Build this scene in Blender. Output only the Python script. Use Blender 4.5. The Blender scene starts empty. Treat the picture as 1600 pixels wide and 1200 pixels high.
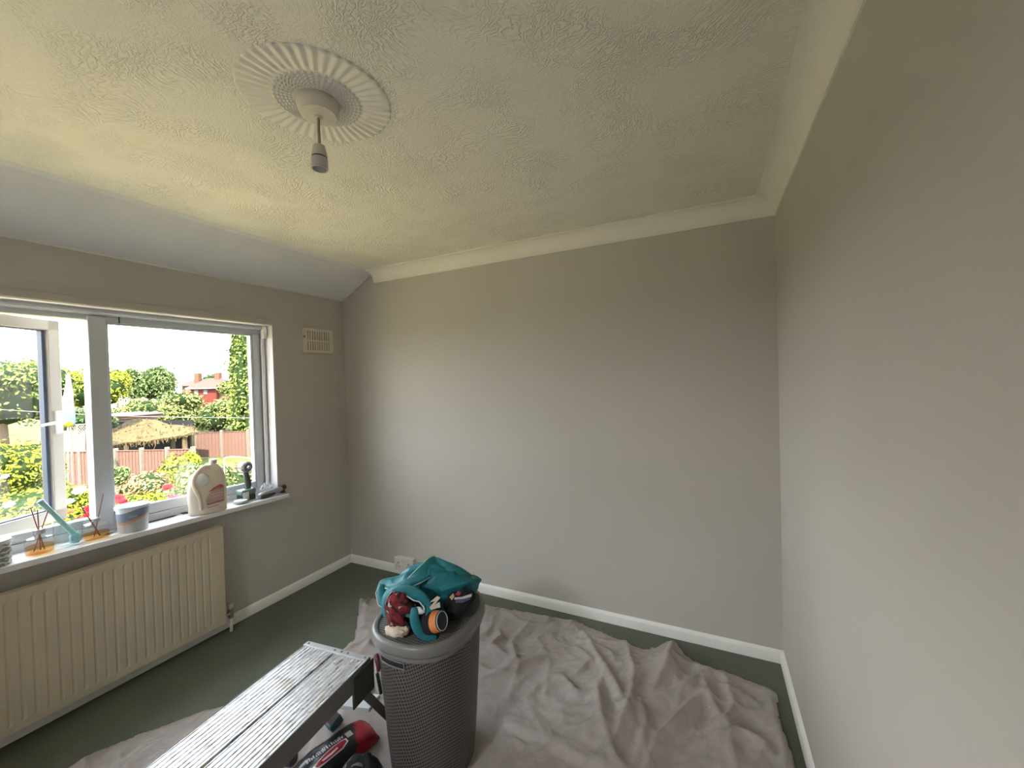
import bpy, bmesh, math, random
from mathutils import Vector, Matrix, noise
random.seed(7)
S = bpy.context.scene
COL = S.collection

# ------------------------------------------------------------------ camera
F0 = 635.48; YAW = -0.4511; PIT = -0.0142; ROLL = -0.028
CAM = Vector((2.7642, -2.4793, 1.5167))
fw = Vector((math.sin(YAW)*math.cos(PIT), math.cos(YAW)*math.cos(PIT), math.sin(PIT)))
_r = Vector((math.cos(YAW), -math.sin(YAW), 0)); _u = _r.cross(fw)
rt = _r*math.cos(ROLL)+_u*math.sin(ROLL); up = -_r*math.sin(ROLL)+_u*math.cos(ROLL)
cd = bpy.data.cameras.new('camera'); cam = bpy.data.objects.new('camera', cd); COL.objects.link(cam)
cd.sensor_width = 36; cd.lens = F0/1600*36; cd.clip_start = .02; cd.clip_end = 500
M = Matrix((rt, up, -fw)).transposed().to_4x4(); M.translation = CAM
cam.matrix_world = M
S.camera = cam
def at(px, py, t):                      # a point t metres ahead of the photographer
    return CAM + (fw + rt*((px-800)/F0) - up*((py-600)/F0))*t

# ------------------------------------------------------------------ world, sun, exposure
w = bpy.data.worlds.new('sky'); S.world = w; w.use_nodes = True
nt = w.node_tree; bg = nt.nodes['Background']
geo = nt.nodes.new('ShaderNodeTexCoord'); sep = nt.nodes.new('ShaderNodeSeparateXYZ')
rmp = nt.nodes.new('ShaderNodeValToRGB')
nt.links.new(geo.outputs['Generated'], sep.inputs[0]); nt.links.new(sep.outputs[2], rmp.inputs[0])
rmp.color_ramp.elements[0].position = 0.0; rmp.color_ramp.elements[0].color = (.98, .97, .96, 1)
rmp.color_ramp.elements[1].position = .6; rmp.color_ramp.elements[1].color = (.76, .88, 1, 1)
nt.links.new(rmp.outputs[0], bg.inputs[0]); bg.inputs[1].default_value = 13
w.cycles.sampling_method = 'MANUAL'; w.cycles.sample_map_resolution = 256
sd = bpy.data.lights.new('sun', 'SUN'); sd.energy = 40; sd.angle = math.radians(1.5); sd.color = (1, .93, .78)
so = bpy.data.objects.new('sun', sd); COL.objects.link(so)
so.rotation_euler = Vector((-.42, .55, -.9)).to_track_quat('-Z', 'Y').to_euler()
S.view_settings.view_transform = 'Standard'; S.view_settings.look = 'None'
S.view_settings.gamma = 1; S.view_settings.use_curve_mapping = False
S.view_settings.exposure = 0.14
S.cycles.max_bounces = 14; S.cycles.diffuse_bounces = 7; S.cycles.transparent_max_bounces = 16
S.cycles.use_denoising = True; S.cycles.sample_clamp_indirect = 8

# ------------------------------------------------------------------ materials
class N:
    def __init__(s, name):
        s.m = bpy.data.materials.new(name); s.m.use_nodes = True
        s.t = s.m.node_tree; s.b = s.t.nodes['Principled BSDF']
        s.out = s.t.nodes['Material Output']
    def n(s, typ, **k):
        x = s.t.nodes.new('ShaderNode'+typ)
        for a, v in k.items():
            if a.startswith('i_'):
                q = a[2:]; q = int(q) if q.isdigit() else q.replace('_', ' ')
                if hasattr(v, 'is_linked') or isinstance(v, bpy.types.NodeSocket): s.t.links.new(v, x.inputs[q])
                else: x.inputs[q].default_value = v
            else: setattr(x, a, v)
        return x
    def l(s, a, b): s.t.links.new(a, b)
    def math(s, op, a, b=None, c=None):
        x = s.t.nodes.new('ShaderNodeMath'); x.operation = op
        for i, v in enumerate((a, b, c)):
            if v is None: continue
            if isinstance(v, bpy.types.NodeSocket): s.l(v, x.inputs[i])
            else: x.inputs[i].default_value = v
        return x.outputs[0]
    def ramp(s, fac, stops, interp='LINEAR'):
        x = s.t.nodes.new('ShaderNodeValToRGB'); s.l(fac, x.inputs[0]); x.color_ramp.interpolation = interp
        e = x.color_ramp.elements
        while len(e) < len(stops): e.new(.5)
        for q, (p, c) in zip(e, stops):
            q.position = p; q.color = (c if len(c) == 4 else (*c, 1)) if not isinstance(c, (int, float)) else (c, c, c, 1)
        return x.outputs[0]
    def mix(s, f, a, b):
        x = s.t.nodes.new('ShaderNodeMix'); x.data_type = 'RGBA'
        for i, v in ((0, f), (6, a), (7, b)):
            if isinstance(v, bpy.types.NodeSocket): s.l(v, x.inputs[i])
            elif isinstance(v, (int, float)): x.inputs[i].default_value = v
            else: x.inputs[i].default_value = (*v, 1) if len(v) == 3 else v
        return x.outputs[2]
    def co(s, kind='Object'):
        return s.n('TexCoord').outputs[kind]
    def noise(s, vec, scale, detail=4, rough=.5, dist=0):
        x = s.n('TexNoise', i_Scale=scale, i_Detail=detail, i_Roughness=rough, i_Distortion=dist)
        if vec is not None: s.l(vec, x.inputs['Vector'])
        return x.outputs[0]
    def scale(s, vec, sc, rot=(0, 0, 0)):
        x = s.n('Mapping', i_Scale=sc, i_Rotation=rot); s.l(vec, x.inputs[0]); return x.outputs[0]
    def bump(s, h, strength, dist=.01):
        x = s.n('Bump', i_Strength=strength, i_Distance=dist); s.l(h, x.inputs['Height']); s.l(x.outputs[0], s.b.inputs['Normal'])
    def base(s, c):
        if isinstance(c, bpy.types.NodeSocket): s.l(c, s.b.inputs['Base Color'])
        else: s.b.inputs['Base Color'].default_value = (*c, 1)
    def rm(s, r, m=0):
        s.b.inputs['Roughness'].default_value = r; s.b.inputs['Metallic'].default_value = m
def plain(name, c, r=.5, metal=0, var=.06, nsc=8, bump=0, bsc=60):
    a = N(name); v = a.co()
    n = a.noise(v, nsc, 3)
    lo = tuple(x*(1-var) for x in c); hi = tuple(min(1, x*(1+var)) for x in c)
    a.base(a.ramp(n, [(.3, lo), (.7, hi)])); a.rm(r, metal)
    if bump: a.bump(a.noise(v, bsc, 4), bump, .004)
    return a.m
def glassmat(name, tint=(1, 1, 1), ior=1.45):
    a = N(name); a.t.nodes.remove(a.b)
    tr = a.n('BsdfTransparent'); tr.inputs[0].default_value = (*tint, 1)
    gl = a.n('BsdfGlossy', i_Roughness=.0); fr = a.n('LayerWeight', i_Blend=.5)
    fac = a.math('MULTIPLY_ADD', a.math('POWER', fr.outputs['Facing'], 4.0), .55, .045)
    mx = a.n('MixShader'); a.l(fac, mx.inputs[0]); a.l(tr.outputs[0], mx.inputs[1]); a.l(gl.outputs[0], mx.inputs[2])
    a.l(mx.outputs[0], a.out.inputs[0]); return a.m

WALL = (.50, .472, .428)
def wall_mat(name, c):
    a = N(name); v = a.co()
    n1 = a.noise(v, 1.3, 2); n2 = a.noise(v, 90, 4)
    a.base(a.ramp(n1, [(.3, tuple(x*.97 for x in c)), (.7, tuple(x*1.03 for x in c))])); a.rm(.62)
    a.b.inputs['Specular IOR Level'].default_value = .35
    a.bump(n2, .12, .003); return a.m
m_wall = wall_mat('taupe_wall_paint', WALL)
m_outer = plain('outside_render', (.45, .36, .28), .9)
m_white = plain('white_gloss_paint', (.80, .78, .73), .35, var=.03, bump=.05, bsc=20)
m_cove = plain('white_coving_paint', (.76, .73, .66), .7, var=.02, bump=.06, bsc=50)
m_upvc = plain('white_upvc', (.60, .62, .66), .28, var=.01)
m_gasket = plain('dark_gasket', (.06, .07, .09), .5)
m_glass = glassmat('window_glass')

a = N('swirled_artex_ceiling'); v = a.co()
warp = a.n('TexNoise', i_Scale=2.2, i_Detail=2); a.l(v, warp.inputs['Vector'])
wadd = a.n('VectorMath', operation='MULTIPLY_ADD'); a.l(warp.outputs['Color'], wadd.inputs[0]); wadd.inputs[1].default_value = (.5, .5, 0); a.l(v, wadd.inputs[2])
wv = a.n('TexWave', wave_type='BANDS', bands_direction='DIAGONAL', i_Scale=26, i_Distortion=14, i_Detail=3, i_Detail_Scale=1.6); a.l(wadd.outputs[0], wv.inputs['Vector'])
nn = a.noise(v, 75, 4, .6, 2.5)
msk = a.ramp(a.noise(v, 5, 2), [(.42, .15), (.62, 1)])
hh = a.math('MULTIPLY', a.math('POWER', wv.outputs[1], 2.0), msk)
hh = a.math('ADD', hh, a.math('MULTIPLY', nn, .55))
a.bump(hh, .6, .0065)
a.base((.75, .72, .64)); a.rm(.75); m_ceil = a.m
m_slope = plain('smooth_ceiling_paint', (.70, .69, .67), .75, var=.02, bump=.08, bsc=40)

a = N('dark_green_carpet'); v = a.co()
n1 = a.noise(v, 260, 3, .8); n2 = a.noise(v, 3, 4)
c1 = a.ramp(n1, [(.3, (.075, .080, .060)), (.7, (.23, .24, .19))])
c2 = a.mix(a.ramp(n2, [(.4, 0.0), (.7, .45)]), c1, (.11, .13, .10))
n3 = a.noise(v, 700, 1); a.base(a.mix(a.ramp(n3, [(.76, 0.0), (.79, .6)]), c2, (.35, .35, .3)))
a.bump(n1, .6, .006); a.rm(1); a.b.inputs['Specular IOR Level'].default_value = .1; m_carpet = a.m

a = N('cotton_twill_dust_sheet'); v = a.co()
wx = a.n('TexWave', wave_type='BANDS', bands_direction='X', i_Scale=230, i_Distortion=.6); a.l(v, wx.inputs['Vector'])
wy = a.n('TexWave', wave_type='BANDS', bands_direction='Y', i_Scale=230, i_Distortion=.6); a.l(v, wy.inputs['Vector'])
wz = a.math('ADD', wx.outputs[1], wy.outputs[1])
cr = a.noise(v, 11, 6, .65, 1.2); st = a.noise(v, 2.2, 5, .6)
c = a.ramp(cr, [(.3, (.48, .42, .385)), (.7, (.62, .555, .515))])
c = a.mix(a.ramp(st, [(.60, 0.0), (.72, .5)]), c, (.36, .29, .24))
sp = a.noise(v, 55, 2); c = a.mix(a.ramp(sp, [(.76, 0.0), (.78, .8)]), c, (.75, .73, .7))
a.base(c); a.rm(.95)
a.bump(a.math('ADD', a.math('MULTIPLY', cr, 1.6), a.math('MULTIPLY', wz, .12)), .8, .010); m_sheet = a.m

# ------------------------------------------------------------------ mesh helpers
class MB:
    def __init__(s): s.v = []; s.f = []; s.uv = None
    def add(s, vs, fs):
        o = len(s.v); s.v += [Vector(p) for p in vs]; s.f += [tuple(i+o for i in f) for f in fs]; return s
    def box(s, a, b):
        x0, y0, z0 = a; x1, y1, z1 = b
        return s.add([(x0,y0,z0),(x1,y0,z0),(x1,y1,z0),(x0,y1,z0),(x0,y0,z1),(x1,y0,z1),(x1,y1,z1),(x0,y1,z1)],
                     [(0,3,2,1),(4,5,6,7),(0,1,5,4),(1,2,6,5),(2,3,7,6),(3,0,4,7)])
    def bar(s, p, q, w, h, upv=(0, 0, 1)):          # rectangular bar from p to q
        p = Vector(p); q = Vector(q); d = (q-p).normalized(); u0 = Vector(upv)
        if abs(d.dot(u0)) > .98: u0 = Vector((1, 0, 0))
        r = d.cross(u0).normalized(); u1 = r.cross(d)
        vs = [c+r*(sx*w/2)+u1*(sz*h/2) for c in (p, q) for sx, sz in ((-1,-1),(1,-1),(1,1),(-1,1))]
        return s.add(vs, [(3,2,1,0),(4,5,6,7),(0,1,5,4),(1,2,6,5),(2,3,7,6),(3,0,4,7)])
    def tube(s, pts, r, n=10, cap=True):
        pts = [Vector(p) for p in pts]; rs = r if isinstance(r, (list, tuple)) else [r]*len(pts)
        o = len(s.v); prev = None
        for i, p in enumerate(pts):
            d = (pts[min(i+1, len(pts)-1)]-pts[max(i-1, 0)]).normalized()
            if prev is None:
                prev = d.cross(Vector((0, 0, 1)) if abs(d.z) < .9 else Vector((1, 0, 0))).normalized()
            prev = (prev-d*prev.dot(d)).normalized(); b = d.cross(prev)
            for k in range(n):
                t = 2*math.pi*k/n; s.v.append(p+(prev*math.cos(t)+b*math.sin(t))*rs[i])
        for i in range(len(pts)-1):
            for k in range(n):
                k2 = (k+1) % n; s.f.append((o+i*n+k, o+i*n+k2, o+(i+1)*n+k2, o+(i+1)*n+k))
        if cap: s.f.append(tuple(o+k for k in reversed(range(n)))); s.f.append(tuple(o+(len(pts)-1)*n+k for k in range(n)))
        return s
    def rings(s, rings, cap0=True, cap1=True):
        n = len(rings[0]); o = len(s.v)
        for r in rings: s.v += [Vector(p) for p in r]
        for i in range(len(rings)-1):
            for k in range(n):
                k2 = (k+1) % n; s.f.append((o+i*n+k, o+i*n+k2, o+(i+1)*n+k2, o+(i+1)*n+k))
        if cap0: s.f.append(tuple(o+k for k in reversed(range(n))))
        if cap1: s.f.append(tuple(o+(len(rings)-1)*n+k for k in range(n)))
        return s
    def lathe(s, prof, c=(0, 0, 0), n=28, cap0=True, cap1=True, sx=1, sy=1):
        return s.rings([[(c[0]+r*sx*math.cos(2*math.pi*k/n), c[1]+r*sy*math.sin(2*math.pi*k/n), c[2]+z) for k in range(n)] for r, z in prof], cap0, cap1)
    def blob(s, c, rad, amp=.15, fr=3, seed=0, nu=24, nv=14, rot=None):
        o = Vector((seed*7.3, seed*3.1, seed)); c = Vector(c); rg = []
        for j in range(nv+1):
            ph = math.pi*(j+.02)/(nv+.04)-math.pi/2; ring = []
            for k in range(nu):
                t = 2*math.pi*k/nu; d = Vector((math.cos(ph)*math.cos(t), math.cos(ph)*math.sin(t), math.sin(ph)))
                q = 1+amp*noise.noise(d*fr+o)*2
                p = Vector((d.x*rad[0], d.y*rad[1], d.z*rad[2]))*q
                if rot is not None: p = rot @ p
                ring.append(c+p)
            rg.append(ring)
        return s.rings(rg)
    def xf(s, m):
        s.v = [m @ p for p in s.v]; return s
    def build(s, name, m, parent=None, smooth=False, bevel=0, ang=None, sub=0):
        me = bpy.data.meshes.new(name); org = Vector((0, 0, 0))
        me.from_pydata([tuple(p) for p in s.v], [], s.f); me.validate(); 
        ob = bpy.data.objects.new(name, me); COL.objects.link(ob)
        for mm in (m if isinstance(m, list) else [m]): me.materials.append(mm)
        if smooth:
            for p in me.polygons: p.use_smooth = True
            if ang is not None:
                try: me.set_sharp_from_angle(angle=math.radians(ang))
                except Exception: pass
        if bevel:
            b = ob.modifiers.new('bevel', 'BEVEL'); b.width = bevel; b.segments = 2; b.limit_method = 'ANGLE'
        if sub:
            b = ob.modifiers.new('sub', 'SUBSURF'); b.levels = sub; b.render_levels = sub
        if parent is not None:
            ob.parent = parent
            ob.matrix_parent_inverse = Matrix.Translation(-parent.location) if parent.type == 'EMPTY' and parent.parent is None else Matrix()
        return ob
def tag(o, label, cat, group=None, kind=None):
    o['label'] = label; o['category'] = cat
    if group: o['group'] = group
    if kind: o['kind'] = kind
    return o
def struct(o): o['kind'] = 'structure'; return o
def thing(name, label, cat, loc, group=None):
    o = bpy.data.objects.new(name, None); COL.objects.link(o); o.location = loc; o.empty_display_size = .05
    return tag(o, label, cat, group)
def rotz(a, c=(0, 0, 0)):
    c = Vector(c); return Matrix.Translation(c) @ Matrix.Rotation(a, 4, 'Z') @ Matrix.Translation(-c)

# ------------------------------------------------------------------ room shell
W = 3.0861; H = 2.40; HS = 2.20; SX = .352; YB = -3.25; XO = -.28
WY0, WY1, WZ0, WZ1 = -2.70, -.625, .745, 1.938      # window opening
mb = MB()
for (y0, y1, z0, z1) in ((YB-.1, WY0, -2.75, 2.6), (WY1, .1, -2.75, 2.6), (WY0, WY1, -2.75, WZ0), (WY0, WY1, WZ1, 2.6)):
    mb.box((XO, y0, z0), (0, y1, z1))
wl = struct(mb.build('wall_left', m_wall))
struct(MB().box((XO, 0, -.1), (W+.12, .12, 2.6)).build('wall_back', m_wall))
struct(MB().box((W, YB-.1, -.1), (W+.12, 0, 2.6)).build('wall_right', m_wall))
struct(MB().box((0, YB-.12, -.1), (1.25, YB, 2.6)).box((2.15, YB-.12, -.1), (W, YB, 2.6)).box((1.25, YB-.12, 2.05), (2.15, YB, 2.6)).build('wall_front', m_wall))  # doorway gap added to let the fill light in
# landing, doorway in the unseen wall and lamp, all added as fill light
lw = MB().box((.6, YB-1.7, -.1), (2.9, YB-1.6, 2.6)).box((.5, YB-1.7, -.1), (.6, YB-.12, 2.6)).box((2.9, YB-1.7, -.1), (3.0, YB-.12, 2.6)).box((.6, YB-1.6, 2.45), (2.9, YB-.12, 2.6)).box((.6, YB-1.6, -.1), (2.9, YB-.12, 0))
struct(lw.build('wall_added_landing', m_wall))
ld = bpy.data.lights.new('fill_lamp', 'AREA'); ld.shape = 'DISK'; ld.size = .5; ld.energy = 75; ld.color = (.86, .92, 1)
lo = bpy.data.objects.new('fill_lamp', ld); COL.objects.link(lo); lo.location = (1.7, YB-.85, 2.38)
struct(MB().box((0, YB, -.1), (W, 0, 0)).build('floor', m_carpet))
# added unseen house roof; its eaves keep the sun off the open sash
struct(MB().rings([[(x, y, z) for x, z in ((-.62, 2.62), (-.62, 2.72), (2.9, 4.9), (6.5, 2.72), (6.5, 2.62))] for y in (-6.5, 4.0)]).build('roof', plain('sun_block_roof', (.10, .07, .055), .9)))
cl = struct(MB().box((SX, YB, H), (W, 0, H+.1)).build('ceiling', m_ceil))
# sloping eaves strip of the ceiling with a softened crease
prof = [(0, HS), (.20, HS+.118), (.29, HS+.170), (.335, HS+.192), (.37, H-.0005), (.37, H+.1), (0, H+.1)]
rg = [[(x, y, z) for x, z in prof] for y in (YB, 0)]
MB().rings(rg).build('eaves_slope', m_slope, cl)
# fine raised plaster lines where the slope meets the walls
struct(MB().tube([(.004, YB, HS+.001), (.004, -.004, HS+.001)], .005, 6).tube([(.004, -.004, HS+.001), (.19, -.004, HS+.112), (.33, -.004, HS+.188)], .005, 6).build('trim_3', m_cove, smooth=True))

# coving: a concave profile, along the back wall and the right wall
def cove_prof(n=10, c=.092, d=.083):
    p = [(0, -d-.006), (.006, -d-.006), (.006, -d)]
    for i in range(1, n):
        t = math.pi/2*i/n
        p.append((.006+(c-.012)*(1-math.cos(t)), -d+(d-.008)*math.sin(t)))
    p += [(c-.004, -.008), (c, -.008), (c, 0), (0, 0)]
    return p
cp = cove_prof()
r0 = [(.355, -a_, H+b_) for a_, b_ in cp]; r1 = [(W-a_, -a_, H+b_) for a_, b_ in cp]; r2 = [(W-a_, YB, H+b_) for a_, b_ in cp]
struct(MB().rings([r0, r1]).build('trim_1', m_cove, smooth=True, ang=35))
struct(MB().rings([r1, r2]).build('trim_2', m_cove, smooth=True, ang=35))
# skirting
def skirt(name, prof_pts):
    return struct(MB().rings(prof_pts).build(name, m_white, smooth=True, ang=40))
sp = [(0, 0), (.016, 0), (.016, .048), (.011, .058), (0, .064)]
skirt('baseboard_back', [[(0+s_, -a_, b_) for a_, b_ in sp] for s_ in (0, W)])
skirt('baseboard_right', [[(W-a_, y, b_) for a_, b_ in sp] for y in (-.01, YB)])
skirt('baseboard_left', [[(a_, y, b_) for a_, b_ in sp] for y in (YB, -.01)])

# ------------------------------------------------------------------ window
def tilt(y, z): return z-.03*(y+1.2)*max(0, min(1, (1.35-z)/.5))
def shear(mb): mb.v = [Vector((p.x, p.y, tilt(p.y, p.z))) for p in mb.v]; return mb
win = struct(bpy.data.objects.new('window_1', None)); COL.objects.link(win)
FX0, FX1 = -.165, -.10
zb, ztp = .845, 1.878
fr = MB()
fr.box((FX0, WY0, .745), (FX1, WY1, .80)); fr.box((FX0+.002, WY0+.092, .8005), (FX1-.012, -.7045, zb))
fr.box((FX0, WY0, ztp), (FX1, WY1, WZ1)); fr.box((FX0, -.704, .8005), (FX1, -.655, ztp-.0005)); fr.box((FX0, WY0, .8005), (FX1, WY0+.09, ztp-.0005))
fr.box((FX0+.02, -.6545, .8005), (FX1-.008, WY1-.002, ztp-.0005))
shear(fr).build('window_frame', m_upvc, win, bevel=.003)
for y0, y1 in ((-1.545, -1.475), (-2.14, -2.07)):
    shear(MB().box((FX0-.001, y0, .80), (FX1+.012, y1, 1.9))).build('mullion', m_upvc, win, bevel=.004)
for y0, y1 in ((-1.475, -.704), (-2.61, -2.14)):
    g = MB(); k = .006
    for bx in (((y0, zb), (y1, zb+k)), ((y0, ztp-k), (y1, ztp)), ((y0, zb), (y0+k, ztp)), ((y1-k, zb), (y1, ztp))):
        g.box((-.128, bx[0][0], bx[0][1]), (-.118, bx[1][0], bx[1][1]))
    gk = shear(g).build('gasket', m_gasket, win)
    shear(MB().box((-.134, y0, zb), (-.130, y1, ztp))).build('pane', m_glass, win)
    bd = MB()
    for bx in (((y0, zb), (y1, zb+.016)), ((y0, ztp-.016), (y1, ztp)), ((y0, zb), (y0+.014, ztp)), ((y1-.014, zb), (y1, ztp))):
        bd.box((-.118, bx[0][0], bx[0][1]), (-.104, bx[1][0], bx[1][1]))
    shear(bd).build('glazing_bead', m_upvc, win, bevel=.003)
# open casement, hinged on its left side and pushed outwards
hx, hy = -.15, -2.068; th = math.atan2(.469, .883)
cs = MB(); L = .56; z0, z1 = .815, 1.893; d0, d1 = -.03, .03
def sash_xf(m): return m.xf(Matrix.Translation((hx, hy, 0)) @ Matrix.Rotation(th, 4, 'Z'))
for bx in (((0, z0), (L, z0+.062)), ((0, z1-.055), (L, z1)), ((0, z0), (.06, z1)), ((L-.06, z0), (L, z1))):
    cs.box((d0, bx[0][0], bx[0][1]), (d1, bx[1][0], bx[1][1]))
case = shear(sash_xf(cs)).build('casement_sash', plain('dimmed_upvc', (.34, .315, .29), .5, var=.02), win, bevel=.004)  # sash colour darkened to offset the strong outdoor light on it
g = MB(); k = .014
for bx in (((.06, z0+.062), (L-.06, z0+.062+.006)), ((.06, z1-.061), (L-.06, z1-.055)), ((.06, z0+.06), (.068, z1-.055)), ((L-.06-k, z0+.06), (L-.06, z1-.055))):
    g.box((-.012, bx[0][0], bx[0][1]), (.012, bx[1][0], bx[1][1]))
shear(sash_xf(g)).build('gasket', plain('blue_black_gasket', (.05, .07, .12), .4), case)
shear(sash_xf(MB().box((-.004, .05, z0+.05), (.0, L-.05, z1-.05)))).build('pane', m_glass, case)
h = MB().box((.03, L-.045, 1.29), (.042, L-.018, 1.41)); h.tube([(.042, L-.03, 1.35), (.065, L-.03, 1.35)], .012, 12); h.tube([(.065, L-.02, 1.352), (.067, L-.06, 1.352), (.068, L-.14, 1.344)], [.009, .008, .007], 10)
sash_xf(h).build('handle', plain('white_handle', (.78, .76, .72), .3), case, smooth=True, ang=40)
# reveal lining and the boards around the opening
rv = MB().box((FX1+.004, WY1-.004, .745), (.0015, WY1+.001, WZ1)).box((FX1+.004, WY0, WZ1-.004), (.0015, WY1, WZ1+.001))
rv.build('reveal_lining', plain('white_reveal_paint', (.74, .72, .74), .55, var=.02), win)
bd = MB().box((0, WY0-.1, WZ1), (.012, WY1+.012, 1.975)).box((0, WY0-.1, 1.975), (.017, WY1+.014, 1.981)).box((0, WY0-.1, 1.981), (.006, WY1+.012, 2.018))
struct(bd.build('trim_4', m_wall, bevel=.001))
sl = MB().box((FX1+.002, WY0+.01, .737), (.0, WY1-.006, .765)); sl.box((.0, WY0-.03, .737), (.082, WY1+.03, .765))
sl.v = [Vector((p.x, p.y, p.z-.028*(p.y+1.25))) for p in sl.v]
sill = sl.build('window_sill', plain('white_sill_gloss', (.80, .79, .80), .22, var=.02), win, bevel=.004)
def sz(y): return .765-.028*(y+1.25)+.0008

# blind rail under the head of the reveal
br = thing('blind_rail', 'white ridged blind headrail fixed along the top of the window recess', 'blind rail', (-.06, -1.6, WZ1-.04))
MB().box((-.098, WY0+.02, 1.905), (-.068, WY1-.035, WZ1-.004)).tube([(-.066, WY0+.02, 1.916), (-.066, WY1-.035, 1.916)], .008, 10).build('rail', m_upvc, br, smooth=True, ang=40)
MB().box((-.080, WY1-.034, 1.846), (-.048, WY1-.008, WZ1-.008)).build('end_bracket', plain('white_bracket', (.85, .84, .84), .3), br, bevel=.003)
MB().tube([(-.082, WY1-.020, .775), (-.082, WY1-.020, 1.846)], .0125, 14).build('side_channel', plain('white_channel', (.72, .71, .72), .3), br, smooth=True, ang=40)
MB().tube([(-.09, -1.42, 1.905), (-.09, -1.42, 1.872)], .0035, 6).build('cord_hook', m_gasket, br)

# ------------------------------------------------------------------ radiator
m_rad = plain('cream_radiator_enamel', (.56, .49, .37), .38, var=.03)
ra = thing('radiator', 'long cream ribbed panel radiator on the wall under the window sill', 'radiator', (.07, -1.8, .08))
RY0, RY1, RZ0, RZ1, RX = -2.55, -1.050, .082, .668, .1
pts = []; pitch = .0385; ny = int((RY1-RY0)/pitch)
grid = []; prof_y = []
y = RY0+.0285
prof_y.append((RY0, 0)); prof_y.append((y, 0))
while y+pitch <= RY1-.02:
    for dy, dd in ((.006, -.0045), (.012, -.0045), (.018, 0), (pitch, 0)): prof_y.append((y+dy, dd))
    y += pitch
prof_y.append((RY1, 0))
prof_z = [(RZ0, 0), (RZ0+.030, 0), (RZ0+.042, 1), (RZ1-.042, 1), (RZ1-.030, 0), (RZ1, 0)]
mb = MB(); nyy = len(prof_y)
vs = [(RX+dd*k_, yy, zz) for zz, k_ in prof_z for yy, dd in prof_y]
fs = [(j*nyy+i, j*nyy+i+1, (j+1)*nyy+i+1, (j+1)*nyy+i) for j in range(len(prof_z)-1) for i in range(nyy-1)]
mb.add(vs, fs)
pan = mb.build('front_panel', m_rad, ra)
sm = pan.modifiers.new('solid', 'SOLIDIFY'); sm.thickness = .008; sm.offset = 0
MB().box((.055, RY0, RZ1-.006), (RX+.003, RY1, RZ1+.003)).box((.055, RY1-.004, RZ0), (RX+.002, RY1+.003, RZ1)).box((.055, RY0-.003, RZ0), (RX+.002, RY0+.004, RZ1)).build('casing', m_rad, ra, bevel=.003)
MB().box((.03, RY0+.01, RZ0+.01), (.055, RY1-.01, RZ1-.01)).build('back_panel', m_rad, ra)
for yb in (-2.3, -1.3): MB().box((.0005, yb, .2), (.03, yb+.04, .6)).build('wall_bracket', m_rad, ra)
MB().tube([(.075, -1.05, .115), (.075, -1.005, .115)], .012, 12).tube([(.075, -1.008, .085), (.075, -1.008, .15)], [.014, .014], 12).build('valve_body', plain('brass_valve', (.42, .36, .26), .35, .8), ra, smooth=True, ang=40)
MB().lathe([(.014, 0), (.018, .004), (.018, .02), (.012, .03)], (.075, -1.008, .142), 12).build('valve_cap', plain('grey_cap', (.45, .42, .38), .5), ra, smooth=True, ang=40)
MB().tube([(.075, -1.008, .0), (.075, -1.008, .09)], .0085, 12).build('pipe', m_white, ra, smooth=True)

# ------------------------------------------------------------------ air vent
ve = thing('air_vent', 'cream slotted air vent high on the wall right of the window', 'air vent', (.003, -.262, 1.85))
m_vent = plain('cream_vent_plastic', (.66, .60, .48), .45)
vy0, vy1, vz0, vz1 = -.402, -.122, 1.757, 1.944; mb = MB()
ny_ = 10; x0, x1 = .0, .014
ys0, ys1 = vy0+.045, vy1-.025; stp = (ys1-ys0)/ny_
mb.box((x0, vy0, vz0), (x1, ys0, vz1)); mb.box((x0, ys1, vz0), (x1, vy1, vz1))
for z0, z1 in ((vz0, vz0+.02), ((vz0+vz1)/2-.007, (vz0+vz1)/2+.007), (vz1-.018, vz1)): mb.box((x0, ys0, z0), (x1, ys1, z1))
for i in range(ny_):
    mb.box((x0, ys0+i*stp+stp*.42, vz0+.01), (x1-.001, ys0+(i+1)*stp, vz1-.01))
mb.build('grille', m_vent, ve, bevel=.0015)
MB().box((0.0005, vy0+.01, vz0+.01), (.003, vy1-.01, vz1-.01)).build('back_plate', plain('vent_dark', (.24, .20, .15), .8), ve)
MB().box((.013, vy0+.012, 1.868), (.022, vy0+.022, 1.885)).build('slider_knob', plain('vent_knob', (.3, .26, .2), .5), ve)

# ------------------------------------------------------------------ socket on the back wall
so_ = thing('double_socket', 'white double wall socket in a surface box above the back skirting', 'socket', (.603, -.02, .1))
m_sock = plain('off_white_socket', (.70, .64, .58), .35)
MB().box((.517, -.036, .045), (.692, 0, .143)).build('pattress_box', m_sock, so_, bevel=.004)
pl = MB().box((.513, -.044, .042), (.696, -.036, .146)).build('face_plate', m_sock, so_, bevel=.004)
for cx in (.555, .655):
    d = MB().box((cx-.004, -.0455, .096), (cx+.004, -.043, .110)).box((cx-.017, -.0455, .075), (cx-.009, -.043, .081)).box((cx+.009, -.0455, .075), (cx+.017, -.043, .081))
    d.build('socket_holes', m_gasket, so_)
for cx in (.59, .618):
    MB().box((cx-.007, -.048, .106), (cx+.007, -.043, .130)).build('switch', m_sock, so_, bevel=.002)

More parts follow.
